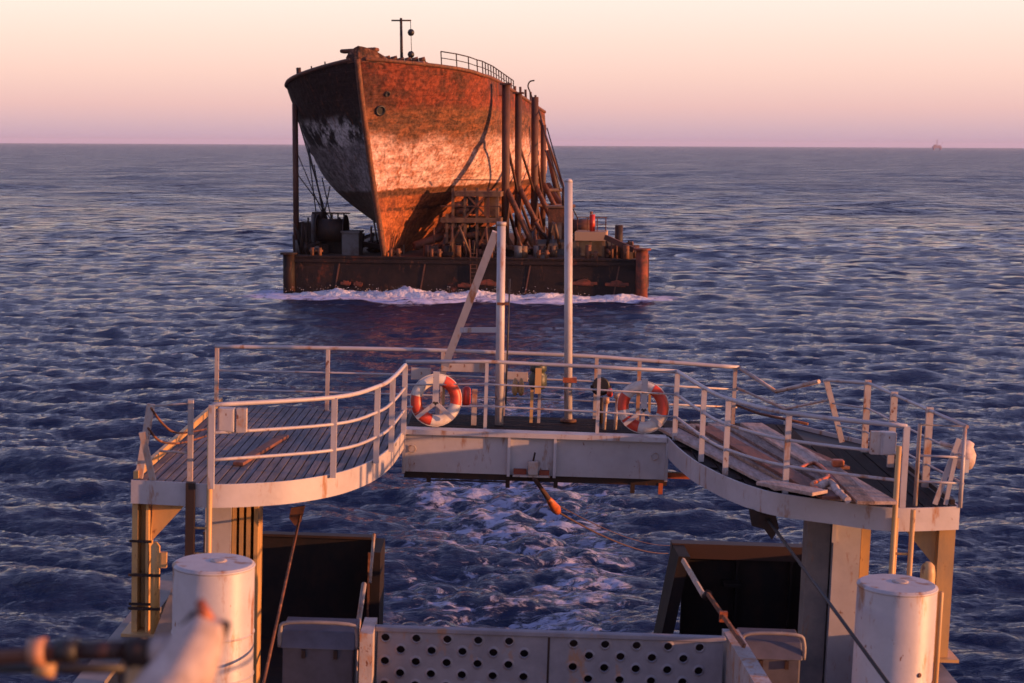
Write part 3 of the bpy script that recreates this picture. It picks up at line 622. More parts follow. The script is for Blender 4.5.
    MB().tube([wp(410.5, 21, 5.2), wp(412, 62, 5.2)], .025, 4).build('halyard', WIRE, ml)
    for py in (32.5, 54.5):
        p = wp(411, py, 5.2); MB().lathe(p, [(.02, -.28), (.15, -.24), (.24, -.14), (.28, 0), (.24, .14), (.15, .24), (.02, .28)], 14).build('day_shape', BLACK, ml)
    # railing round the right sheer
    ps = [hullp(qq, 1, 1)-V((.35, 0, 0)) for qq in np.linspace(4.2, 24, 17)]
    rl = MB().tube([p+V((0, 0, 1.25)) for p in ps], .05, 5).build('railing', DARK, t)
    MB().tube([p+V((0, 0, .75)) for p in ps], .035, 4).build('middle_rail', DARK, rl)
    for p in ps: MB().tube([p-V((0, 0, .6)), p+V((0, 0, 1.25))], .05, 5).build('stanchion', DARK, rl)
    # bits further aft
    b = MB()
    for q_ in (22, 25, 28, 31, 34, 37): p = hullp(q_, 1, 1); b.tube([p-V((.4, 0, .5)), p+V((-.4, 0, random.uniform(.6, 1.5)))], .12, 5)
    b.build('broken_stanchion', RUSTP, t)
    p = wp(533, 100, 26); c = [wp(533, 100, 26), wp(530, 92, 26), wp(528, 86, 26), wp(530, 81.5, 26), wp(534.5, 80.5, 26)]
    MB().tube(smooth(c, 5), .07, 5).build('davit', DARK, t)
    b = MB(); p = hullp(5, 1, -1)+V((.5, 0, 0)); b.tube([p+V((0, 0, -.2)), p+V((0, 0, .8))], .2, 8); b.build('fairlead_post', DARK, t)
    for q_ in (1.8, 3.0): p = hullp(q_, 1, -1)+V((.3, 0, 0)); MB().tube([p-V((0, 0, .4)), p+V((0, 0, .45))], .06, 5).build('broken_stanchion', DARK, t)
wreck()
def lashings():
    segs = (((304, 130), (327, 226)), ((308, 148), (318, 228)), ((314, 165), (324, 220)), ((330, 186), (322, 226)), ((322, 178), (333, 226)))
    for i, (a, c) in enumerate(segs):
        o = MB().tube([at(BARGE, *a, y=8), at(BARGE, *c, y=6)], .055, 5).build('lashing_wire', WIRE, None, BARGE, cat='wire', group='lashing wires on the dark side of the wreck',
            label='thin wire lashing at the wreck dark left flank, '+('outermost and longest of the group', 'crossing close behind the winch lever', 'short one between the two outer wires', 'shortest, nearest the hull, leaning left', 'innermost, leaning right')[i])
lashings()
def bow_wave():
    n = 260; m_ = 14; vs = []; fs = []; rng = np.random.RandomState(3)
    def ns(x, y): return sum(math.sin(x*f*1.0+ph)*math.cos(y*f*.8+p2)/w for f, ph, p2, w in ((1.1, 0, 1, 1.5), (2.3, 2, .3, 2), (4.7, 1, 2, 3), (9.1, 5, 4, 5), (15.3, 3, 2, 7)))
    for i in range(n):
        x = -15.2+31.8*i/(n-1)
        e = min(1, (x+15.2)/3, (16.6-x)/3); H = .78*(.42+.28*math.exp(-((x+3.5)/6)**2))*max(e, .02)
        for k in range(m_):
            u = k/(m_-1); y = -.15-u*(2.3+1.5*math.exp(-((x+3)/8)**2)); prof = (math.sin(math.pi*min(1, u*1.25+.12))**.8 if u < .72 else (1-u)/.28*.48)
            vs.append((x, y, H*max(prof, 0)*(1+.55*ns(x, y*1.5))+.02-.15*u))
    for i in range(n-1):
        for k in range(m_-1): fs.append((i*m_+k, i*m_+k+1, (i+1)*m_+k+1, (i+1)*m_+k))
    fm = mat('white_foam', (.72, .68, .72), .8, spots=[((.30, .28, .40), 1.6, .60, .1, (1, 1, 1))], bump=(3, 1, .15, (1, 1, 1)))
    o = MB()._add(vs, fs, True).build('bow_wave_foam', fm, None, BARGE, kind='stuff', label='white foam of the bow wave piled against the barge front')
    b = MB()
    for _ in range(500):
        x = random.gauss(-3, 6.5)
        if abs(x) > 16: continue
        p = V((x, -.3-random.random()*2.2, min(abs(random.gauss(0, .3))+.2, .9))); s_ = random.uniform(.012, .03)
        b.box(p, (s_*2, s_, s_), M.Rotation(random.random()*3, 3, 'Z') @ M.Rotation(random.random()*3, 3, 'X'))
    b.build('spray', fm, None, BARGE, kind='stuff', label='spray drops flying off the bow wave in front of the barge')
bow_wave()

# ================================================================ the towing ship (ship frame: camera at origin)
DZ = -4.0
def D(px, py, z=DZ): return at(SHIP, px, py, z=z)
CX = .35
MDK = -7.2
def stern():
    t = thing('towing_ship', 'white-railed stern of the towing ship in the foreground', 'ship', SHIP, (CX, 20, -12.2))
    hw = 4.70
    b = MB(); pr = [(-hw, -2), (hw, -2), (hw, 24.0), (hw-.5, 24.6), (-hw+.5, 24.6), (-hw, 24.0)]
    b.prism([(CX+x, y, -12.6) for x, y in pr], (0, 0, 12.6+MDK)); b.build('hull', DARK, t)
    b = MB(); b.prism([(CX+x*.99, y*.995, MDK+.004) for x, y in pr], (0, 0, .01)); b.build('main_deck', DARK, t)
    for s_ in (-1, 1):
        x = CX+s_*hw
        b = MB(); b.b2((x-.04, -2, MDK), (x+.04, 22.3, -5.93)); b.build('bulwark', GREYW, t)
        b = MB(); b.b2((x-.16, -2, -5.925), (x+.16, 22.3, -5.86)); b.build('cap_rail', GREYW, t)
        for y in range(3, 22, 2): MB().prism([(x-s_*.05, y, MDK), (x-s_*.5, y, MDK), (x-s_*.05, y, -5.94)], (0, .02, 0)).build('bulwark_stay', GREYW, t)
stern()

def ip(pts, x):
    for a, c in zip(pts[:-1], pts[1:]):
        if a.x <= x <= c.x: return a.y+(c.y-a.y)*(x-a.x)/max(c.x-a.x, 1e-6)
    return pts[0].y if x < pts[0].x else pts[-1].y
LF = smooth([D(*p) for p in ((131, 481), (180, 483.5), (213, 485.5), (260, 484), (296, 481), (330, 475.5), (354, 469), (376, 459.5), (391, 448), (399, 438), (405, 429))], 4)
RF = smooth([D(*p) for p in ((667, 437.5), (676, 447), (692, 460), (706, 468), (724, 477), (750, 487), (779, 494.5), (837, 502.5), (892, 509), (960, 507.5))], 4)
YR = 25.3
GRP = None
def gantry():
    t = thing('stern_gantry', 'white gantry walkway spanning the stern, with curved railed wings and a beam between', 'gantry', SHIP, (CX, 22, MDK))
    # plates under the timber
    xl, xr = LF[0].x, RF[-1].x
    out_ = LF+RF+[V((xr-.1, 23.6, DZ)), V((xr-1.1, YR, DZ)), V((xl, YR, DZ))]
    b = MB(); b.prism([V((p.x, p.y+(.03 if p.y < YR-1 else 0), DZ-.10)) for p in out_], (0, 0, .05)); b.build('deck_plate', DARK, t)
    # left slatted deck
    b = MB(); x = xl+.06
    while x < LF[-1].x-.05:
        y0 = max(ip(LF, x), ip(LF, x+.076))+.05; b.b2((x, y0, DZ-.046), (x+.086, YR-.08, DZ-.008-.008*random.random())); x += .104
    b.build('slatted_deck', SLAT, t)
    # centre
    b = MB(); y = LF[-1].y+.10
    while y < YR-.2: b.b2((LF[-1].x+.02, y, DZ-.046), (RF[0].x-.02, y+.14, DZ-.01)); y += .16
    b.build('centre_deck', DECKD, t)
    # right: dark timber, gaps where boards are gone
    b = MB(); x = RF[0].x+.05; k = 0
    while x < xr-.2:
        y0 = max(ip(RF, x), ip(RF, x+.2))+.05; y1 = YR-.1 if x < xr-1.2 else 23.4
        if y1 > y0+.3: b.b2((x, y0, DZ-.046), (x+.2, y1, DZ-.012-.015*random.random()))
        x += .215
    b.build('timber_deck', DECKD, t)
    # fascias
    b = MB(); b.strip(LF, DZ+.012, DZ-.262, .02); b.build('left_fascia', WHITE, t)
    RFa = RF
    b = MB(); b.strip(RF, DZ+.012, DZ-.262, .02); b.build('right_fascia', WHITE, t)
    b = MB(); b.strip([V((xr, RF[-1].y+.021, 0)), V((xr, 23.5, 0)), V((xr-1.1, YR, 0))], DZ+.01, DZ-.24, .02); b.build('right_side_fascia', WHITE, t)
    b = MB(); b.strip([V((xr-1.1, YR+.022, 0)), V((xl, YR+.022, 0)), V((xl, LF[0].y+.03, 0))], DZ-.055, DZ-.24, .02); b.build('rear_fascia', WHITE, t)
    # centre beam
    c0 = LF[-1]; c1 = RF[0]; y = c0.y
    b = MB(); b.b2((c0.x+.004, y-.10, DZ-.055), (c1.x-.004, y+.16, DZ+.012)); b.build('top_flange', WHITE, t)
    b = MB(); b.b2((c0.x-.02, y+.0, DZ-.60), (c1.x+.02, y+.03, DZ-.057)); w = b.build('centre_beam', WHITE, t)
    b = MB(); b.b2((c0.x+.0, y+.06, DZ-.70), (c1.x+.03, y+.5, DZ-.605)); b.build('bottom_flange', DARK, t)
    for px in (404, 509, 555, 667):
        x = at(SHIP, px, 450, y=y-.05).x
        b = MB(); b.b2((x-.02, y-.09, DZ-.61), (x+.02, y-.002, DZ-.058)); b.build('stiffener', WHITE, t)
    for px, L, mm in ((429, .10, DARK), (508, .14, DARK), (556, .12, DARK), (633, .16, DARK), (661, .16, OFIT)):
        x = at(SHIP, px, 472, y=y+.1).x; MB().b2((x-.03, y+.05, DZ-.66-L), (x+.03, y+.12, DZ-.662)).build('hanger_lug', mm, t)
    for a_, c_ in ((429, 508), (556, 633)):
        MB().tube([at(SHIP, a_, 480, y=y+.08), at(SHIP, c_, 482, y=y+.08)], .012, 6).build('hanging_conduit', DARK, t)
    for px in (412, 655):
        x = at(SHIP, px, 452, y=y-.05).x; MB().torus((x, y-.03, DZ-.27), .05, .008, n=16, m=6).build('pad_eye', WHITER, t)
    b = MB(); x = c1.x; b.b2((x-.1, y+.1, DZ-.60), (x+.45, y+.2, DZ-.52)); b.build('wing_bracket', OFIT, t)
    # outer legs: H sections with gussets
    for s_, xe in ((-1, xl), (1, xr)):
        x = xe-s_*.09; y0 = (LF[0].y if s_ < 0 else RF[-1].y)+.12
        b = MB(); b.b2((x-.10, y0, -5.86), (x-.035, y0+.28, DZ-.264)); b.b2((x-.034, y0+.2, -5.86), (x+.059, y0+.23, DZ-.264)); b.b2((x+.06, y0, -5.86), (x+.09, y0+.28, DZ-.264))
        if s_ > 0: b = MB(); b.b2((x-.10, y0, -5.86), (x+.09, y0+.02, DZ-.264)); b.b2((x-.10, y0+.021, -5.86), (x-.08, y0+.28, DZ-.264)); b.b2((x+.07, y0+.021, -5.86), (x+.09, y0+.28, DZ-.264))
        lg = b.build('outer_leg', CREAM, t)
        xi = x-s_*.111
        MB().prism([(xi, y0+.1, DZ-.27), (xi-s_*.42, y0+.1, DZ-.27), (xi, y0+.1, DZ-.75)], (0, .025, 0)).build('gusset', CREAM, lg)
        for z in ((-4.75, -5.15, -5.5) if s_ < 0 else ()): MB().b2((x-.13, y0-.012, z), (x+.13, y0-.002, z+.03)).build('clamp_band', DARK, lg)
        MB().b2((x-.2, y0-.1, -5.858), (x+.2, y0+.4, -5.82)).build('foot_plate', CREAM, lg)
    # inner columns
    xL0 = at(SHIP, 205, 540, y=20.6).x; xL1 = at(SHIP, 231, 540, y=20.6).x; xL2 = at(SHIP, 258, 540, y=20.6).x
    b = MB(); b.b2((xL0, 20.6, MDK), (xL1, 21.1, DZ-.11)); b.build('inner_column', WHITE, t)
    b = MB()
    for u in (0, .26, .52, .80):
        b.b2((xL1+.01+(xL2-xL1)*u, 20.62, MDK), (xL1+.01+(xL2-xL1)*u+.05, 20.95, DZ-.11))
    b.b2((xL1+.01, 20.951, MDK), (xL2, 20.98, DZ-.112)); b.build('ribbed_column', CREAM, t)
    xs = [at(SHIP, p, 560, y=20.8).x for p in (806, 829, 831, 858, 862, 871)]
    MB().b2((xs[0], 20.8, MDK), (xs[1], 21.1, DZ-.11)).build('inner_column', GREYW, t)
    MB().b2((xs[2], 20.7, MDK), (xs[3], 21.4, DZ-.11)).build('inner_column', WHITE, t)
    MB().b2((xs[4], 20.9, MDK), (xs[5], 21.2, DZ-.11)).build('inner_column', CREAM, t)
    MB().b2((xs[2]-.03, 20.66, DZ-.75), (xs[2]+.02, 20.699, DZ-.27)).build('drain_pipe', WHITE, t)
    b = MB()
    for y in (20.4, 22.2, 24.2): b.b2((xl+.05, y, DZ-.25), (max(p.x for p in LF if p.y < y-.15)-.05, y+.08, DZ-.102)); b.b2((min(p.x for p in RF if p.y < y-.15)+.05, y, DZ-.25), (xr-.15-(1.1 if y > 24 else 0), y+.08, DZ-.102))
    b.build('deck_beam', DARK, t)
    # ---------------- railings
    H = .95
    def rail(name, bases, mm, heights=(1.0, .66, .33), posts=None, pr=.034, rr=.027, mr=.016, curve=True, H_=H, lean=None):
        B = [D(*p) for p in bases]
        path = smooth(B, 5) if curve and len(B) > 2 else B
        up = V((0, 0, H_))
        top = MB().tube([p+up for p in path], rr, 8).build(name, mm, t)
        for h in heights[1:]: MB().tube([p+up*h for p in path], mr, 6).build('middle_rail', mm, top)
        for i, p in enumerate(B if posts is None else [D(*q) for q in posts]):
            MB().bar(p-V((0, 0, .02)), p+up, pr*2, pr*1.5, up=(0, 1, 0)).build('rail_post', mm, top)
        return top
    rail('front_railing', ((211, 487), (333, 476), (376, 461.5), (391, 450), (403.5, 433)), WHITE, mr=.020)
    rail('front_railing', ((404.5, 429), (485, 428), (597, 434), (675, 439)), WHITE, posts=((485, 428), (597, 434)), curve=False, rr=.027, pr=.024, mr=.014)
    rail('front_railing', ((674.5, 439), (701, 460), (725, 474), (785, 492), (902, 508)), WHITE, mr=.020)
    def pr_(Y, *pp): return [at(SHIP, *p, y=Y) for p in pp]
    # rear railing, straight, y = 25.1
    Y = 25.1; zt = DZ+H-.11
    def rx(px, py=355): return at(SHIP, px, py, y=Y).x
    xa, xb, xc = rx(215), rx(739), rx(443)
    RP = [at(SHIP, px, py, y=Y) for px, py in ((215, 346.5), (330, 348), (443, 350.5), (575, 355.5), (640, 360), (739, 367.5))]; zt = RP[0].z
    top = MB().tube(smooth(RP, 4), .030, 8).build('rear_railing', WHITE, t)
    for h in (.6, .28): MB().tube([V((p.x, Y, DZ+(p.z-DZ)*h)) for p in RP], .015, 6).build('middle_rail', WHITE, top)
    for px in (217, 328, 443, 505, 597, 640, 736): MB().bar((rx(px), Y, DZ-.02), (rx(px), Y, at(SHIP, px, float(np.interp(px, (215, 330, 443, 575, 640, 739), (346.5, 348, 350.5, 355.5, 360, 367.5))), y=Y).z), .055, .045, up=(0, 1, 0)).build('rail_post', WHITER, top)
    # battered corner at the right rear
    a = RP[-1].copy(); c = at(SHIP, 776, 391.5, y=24.5); e = at(SHIP, 819, 381.5, y=23.7)
    br = MB().tube([a, c], .028, 8).tube([c, e], .030, 8).build('bent_rail', WHITER, t)
    MB().tube([V((xb, Y, DZ+H*.55)), at(SHIP, 785, 409, y=24.4), at(SHIP, 828, 400, y=23.6)], .02, 6).build('middle_rail', WHITER, br)
    MB().tube([V((xb, Y, DZ+H*.28)), at(SHIP, 760, 414, y=24.7), at(SHIP, 808, 424, y=24.2)], .02, 6).build('middle_rail', RUSTM, br)
    MB().bar(at(SHIP, 842, 442, y=23.6), at(SHIP, 826, 379.5, y=23.6), .075, .05, up=(0, 1, 0)).build('rail_post', WHITER, br)
    # right side
    B = [D(842, 445), D(864, 452), D(890, 467), D(925, 487), D(962, 508)]
    tops = [at(SHIP, 827, 380, y=23.6)]+[p+V((0, 0, H)) for p in B[1:]]
    sr = MB().tube(tops, .022, 8).build('side_railing', WHITE, t)
    for h in (.64, .3): MB().tube([b_.lerp(q, h) for b_, q in zip(B, tops)], .013, 6).build('middle_rail', WHITE, sr)
    for p, q in list(zip(B, tops))[1:-1]: MB().bar(p, q+V((0, 0, .04)), .085, .05, up=(0, 1, 0)).build('rail_post', WHITER, sr)
    # right gate
    g0 = D(915, 505.5); g1 = D(960, 507.5)
    gt = MB().tube([g0, g0+V((0, 0, H)), g1+V((0, 0, H)), g1], .026, 8).build('gate_frame', WHITE, t)
    for h in (.62, .30): MB().tube([g0+V((0, 0, H*h)), g1+V((0, 0, H*h))], .014, 6).build('gate_bar', WHITE, gt)
    MB().bar(D(938, 507)+V((0, .15, 0)), g1+V((-.02, .15, .78)), .06, .02, up=(0, 1, 0)).build('gate_brace', WHITE, gt)
    MB().bar(D(948, 507)+V((0, .12, 0)), g1+V((-.05, .12, .62)), .05, .02, up=(0, 1, 0)).build('gate_brace', WHITE, gt)
    # left gate: bent, leaning post and slack bars
    p0 = D(139, 478); p1 = at(SHIP, 151, 404, y=p0.y+.1); p2 = D(190, 481); q0 = D(153, 481)
    gt = MB().bar(p0, p1, .085, .05, up=(0, 1, 0)).build('leaning_gate_post', WHITER, t)
    MB().bar(q0, at(SHIP, 142, 432, y=q0.y-.05), .07, .04, up=(0, 1, 0)).build('gate_prop', WHITER, gt)
    MB().bar(p2, p2+V((0, 0, H)), .06, .045, up=(0, 1, 0)).build('rail_post', WHITER, gt)
    ft = p2+V((0, 0, H))
    MB().tube([at(SHIP, 150, 406, y=p0.y+.1), ft-V((0, 0, .04))], .012, 6).build('slack_bar', WHITER, gt)
    MB().tube(smooth([at(SHIP, 151, 408, y=p0.y), at(SHIP, 163, 424, y=p0.y+.3), at(SHIP, 178, 433, y=p0.y+.6), at(SHIP, 206, 429, y=p0.y+2.2)], 5), .014, 6).build('slack_bar', RUSTM, gt)
    MB().tube(smooth([at(SHIP, 148, 428, y=p0.y), at(SHIP, 160, 441, y=p0.y+.3), at(SHIP, 180, 443, y=p0.y+1.0), at(SHIP, 206, 436, y=p0.y+2.2)], 5), .014, 6).build('slack_bar', RUSTM, gt)
    MB().tube([at(SHIP, 160, 451, y=p0.y+.2), at(SHIP, 188, 453, y=p2.y)], .016, 6).build('slack_bar', WHITER, gt)
    # left outboard toe-rail
    xl_ = xl+.03
    MB().bar((xl_, LF[0].y+.1, DZ+.05), (xl_, YR, DZ+.05), .05, .09).build('toe_rail', CREAM, t)
    MB().bar((xr-.06, RF[-1].y+.1, DZ+.04), (xr-.06, 23.4, DZ+.04), .05, .06).build('toe_rail', DARK, t)
    # thin far outboard rail, left side
    pa = V((xl_, YR-.1, zt)); pb = V((xl_, 21.2, zt-.25))
    # vertical ladders to the deck
    for nm, pxs, zt_ in (('ladder', (209, 190), DZ+.9), ('ladder', (894, 912), DZ+.75)):
        yf = D(pxs[0], 484 if pxs[0] < 500 else 509).y-.10
        A = [at(SHIP, p, 530, y=yf).x for p in pxs]
        ld = None
        b = MB(); b.tube([(A[0], yf, MDK), (A[0], yf, zt_)], .032, 8); ld = b.build('ladder_stringer', CREAM, t)
        if pxs[0] < 500:
            MB().b2((A[1]-.05, yf-.03, MDK), (A[1]+.05, yf+.05, DZ+.03)).build('ladder_stringer', DARK, ld)
        else:
            MB().tube([(A[1], yf, MDK), (A[1], yf, DZ+.02)], .03, 8).build('ladder_stringer', CREAM, ld)
            x = A[1]-.16; MB().tube([(x, yf+.1, MDK), (x, yf+.1, DZ-.1)], .028, 8).build('ladder_stringer', CREAM, ld)
        for k in range(10):
            z = MDK+.3+k*.3
            if z < DZ-.25: MB().tube([(A[0], yf+.01, z), (A[1], yf+.01, z)], .014, 6).build('rung', CREAM, ld)
    return t
gantry()

# ---------------- masts on the gantry
def masts():
    p = D(499, 426)+V((0, .12, 0)); y = p.y
    t = thing('tripod_mast', 'white A-frame mast with slanting leg, left of the lone white pole', 'mast', SHIP, (p.x, y, DZ))
    tp = at(SHIP, 501.5, 224, y=y)
    MB().tube([(p.x, y, DZ), (tp.x, y, tp.z)], .062, 14).build('mast_post', WHITE, t)
    a = at(SHIP, 496, 232, y=y+.15); c = at(SHIP, 451, 350, y=24.95); c2 = a+(c-a)*1.32
    MB().bar(a, V((c2.x, c2.y, c2.z)), .11, .06, up=(0, 1, 0)).build('slanting_leg', WHITE, t)
    a = at(SHIP, 461, 330, y=24.5); c = at(SHIP, 498, 330, y=24.2); MB().bar(a, c, .06, .07).build('cross_bar', WHITE, t)
    MB().tube([(tp.x, y, tp.z-.02), (tp.x, y, tp.z+.03)], .07, 14).build('mast_cap', WHITER, t)
    MB().tube([(p.x+.085, y, DZ+.3), (p.x+.085, y, -1.9)], .012, 5).build('cable', WIRE, t)
    MB().box((p.x, y, -2.25), (.17, .16, .035)).build('clamp', RUSTM, t)
    p = D(569, 418); y = 24.7; q = at(SHIP, 568.5, 182, y=y); x = at(SHIP, 569, 400, y=y).x
    t = thing('pole', 'lone tall white pole standing right of the A-frame mast', 'pole', SHIP, (x, y, DZ))
    MB().tube([(x, y, DZ), (q.x, y, q.z)], .060, 14).build('shaft', WHITE, t)
    MB().lathe((q.x, y, q.z), [(.062, 0), (.05, .035), (.02, .05)], 14).build('cap', WHITE, t)
    MB().box((x, y, DZ+.62), (.20, .16, .07)).build('clamp', OFIT, t); MB().lathe((x, y, DZ), [(.12, 0), (.12, .03), (.07, .04)], 14).build('foot_plate', RUSTM, t)
    # plates on the rear rail
    def plate(name, label, cat, px0, px1, py0, py1, Y, mm, th=.03):
        a = at(SHIP, px0, py1, y=Y); c = at(SHIP, px1, py0, y=Y); return MB().b2((a.x, Y-th, a.z), (c.x, Y, c.z)).build(name, mm, None, SHIP, bevel=.005, label=label, cat=cat)
    plate('cover_plate', 'pale blank plate fixed to the rear rail at the slanting mast leg', 'plate', 441, 487, 361, 371, 25.03, WHITER)
    plate('cover_plate', 'whitish blank plate behind the top of the left lifebuoy', 'plate', 411, 431, 368, 379, 24.9, WHITER)
    plate('cover_plate', 'pinkish narrow plate on rear rail just right of the A-frame mast post', 'plate', 506, 528, 372, 381, 25.03, WHITER)
    # dark vertical fitting between mast and pole
    x = at(SHIP, 538, 380, y=24.5).x
    t = thing('towing_light', 'dark fitting with ochre body on a bracket, midway between mast and pole', 'lamp', SHIP, (x, 24.5, DZ))
    MB().bar((x-.08, 24.5, DZ), (x-.08, 24.5, DZ+.5), .045, .045).build('bracket_leg', CREAM, t); MB().bar((x+.03, 24.5, DZ), (x+.03, 24.5, DZ+.45), .045, .045).build('bracket_leg', WHITER, t)
    MB().lathe((x, 24.5, DZ+.5), [(.10, 0), (.13, .04), (.13, .20), (.09, .24), (.12, .26), (.12, .36), (.05, .42)], 14).build('lamp_body', GREEND, t)
    MB().b2((x-.045, 24.33, DZ+.45), (x+.045, 24.368, DZ+.82)).build('front_plate', CREAM, t); MB().b2((x-.22, 24.47, DZ+.86), (x+.22, 24.53, DZ+.89)).build('yoke', DARK, t)
    for i, (px, lab) in enumerate(((515, 'left-hand ochre hook hanging on rear rail right of mast post'), (521, 'right-hand ochre hook hanging on rear rail right of mast post'))):
        x = at(SHIP, px, 390, y=24.9).x; MB().lathe((x, 24.9, DZ+.33), [(.02, 0), (.045, .05), (.05, .15), (.03, .22), (.015, .26)], 10).build('snap_hook', YELL, None, SHIP, label=lab, cat='hook', group='hooks hanging on the rear rail')
    # floodlight
    x = at(SHIP, 601, 383, y=24.6).x
    t = thing('floodlight', 'black round floodlight on a stalk, right of the lone white pole', 'floodlight', SHIP, (x, 24.6, DZ))
    MB().lathe((x, 24.62, DZ+.56), [(.06, -.08), (.125, -.02), (.13, .04), (.11, .055)], 20, (0, -1, 0)).build('lamp_head', BLACK, t)
    MB().tube([(x+.02, 24.65, DZ), (x+.02, 24.65, DZ+.38)], .035, 8).build('stalk', DARK, t); MB().torus((x, 24.62, DZ+.56), .14, .014, a0=180, a1=360, n=16, m=6).build('yoke', DARK, t)
    MB().bar((x-.33, 24.6, DZ+.5), (x-.1, 24.6, DZ+.5), .02, .03).build('visor_arm', WHITER, t)
    # small fittings
    x = at(SHIP, 466.5, 393, y=24.0).x
    MB().lathe((x, 24.0, DZ+.30), [(.045, 0), (.06, .03), (.06, .24), (.03, .27)], 12).build('signal_lamp', REDM, None, SHIP, label='small red lamp on the railing right beside left lifebuoy', cat='lamp')
    x = at(SHIP, 475, 400, y=24.1).x
    MB().b2((x-.045, 24.08, DZ), (x+.03, 24.15, DZ+.52)).build('stanchion', WHITER, None, SHIP, label='short white stanchion next to the small red lamp', cat='stanchion')
    for px, lab, hgt in ((605, 'short pale peg standing right of the black floodlight', .38), (616, 'short pale peg close against the left of the right lifebuoy', .45)):
        x = at(SHIP, px, 405, y=24.1).x; MB().tube([(x, 24.1, DZ), (x+.015, 24.1, DZ+hgt)], .025, 8).tube([(x+.015, 24.1, DZ+hgt), (x+.015, 24.1, DZ+hgt+.09)], .045, 8).build('belaying_peg', WHITER, None, SHIP, label=lab, cat='peg')
    x = at(SHIP, 610, 388, y=24.2).x; MB().lathe((x, 24.2, DZ+.46), [(.03, 0), (.045, .03), (.04, .1), (.02, .12)], 10).build('signal_lamp', REDM, None, SHIP, label='tiny red lamp between the floodlight and the right lifebuoy', cat='lamp')
masts()

# ---------------- lifebuoys
def buoy(px, py, rot, lab, side):
    y = 23.72; c = at(SHIP, px, py, y=y)
    t = thing('lifebuoy', lab, 'lifebuoy', SHIP, (c.x, y, c.z-.37), 'lifebuoys on the gantry rail')
    X = V((.97, -.24*side, 0)).normalized(); Y_ = V((0, .10, 1)).normalized()
    MB().torus(c, .285, .078, X, Y_, n=56, m=14, flat=.72).build('ring', BWHITE, t)
    for ib, a in enumerate(rot): MB().torus(c, .285, .0815, X, Y_, a0=a-(40 if ib == 0 else 22), a1=a+(40 if ib == 0 else 22), n=14, m=14, flat=.75).build('orange_band', ORANGE, t)
    pts = [c+X*(.385*math.cos(R(a)))+Y_*(.385*math.sin(R(a)))+V((0, -.02, 0)) for a in range(0, 361, 12)]
    MB().tube([p+V((0, .01, 0))-(p-c)*.045 for p in pts], .007, 5).build('grab_line', BWHITE, t)
    h = thing('lifebuoy_bracket', ('white forked bracket holding the left lifebuoy', 'white forked bracket holding the right lifebuoy')[side > 0], 'bracket', SHIP, (c.x, y-.12, DZ), 'lifebuoy brackets')
    yb = y-.13
    MB().bar((c.x, yb, c.z-.03), (c.x, yb, c.z+.42), .085, .03, up=(0, 1, 0)).build('bracket_post', WHITE, h)
    MB().bar((c.x, yb, c.z-.02), (c.x-.26, yb, c.z-.24), .055, .03, up=(0, 1, 0)).build('fork_arm', WHITE, h)
    MB().bar((c.x, yb, c.z-.02), (c.x+.26, yb, c.z-.24), .055, .03, up=(0, 1, 0)).build('fork_arm', WHITE, h)
    MB().bar((c.x+.015, y+.13, DZ), (c.x+.015, y+.13, c.z+.1), .05, .03, up=(0, 1, 0)).build('support_post', WHITE, h)
    MB().bar((c.x+.10, y+.13, c.z-.1), (c.x+.10, y+.13, c.z+.17), .035, .03, up=(0, 1, 0)).build('light_holder', CREAM, h)
buoy(436, 400, (28, 190, 235), 'left lifebuoy, orange and white, beside the A-frame mast', -1)
buoy(643, 407, (22, 170, 238), 'right lifebuoy, orange and white, right of the lone pole', 1)

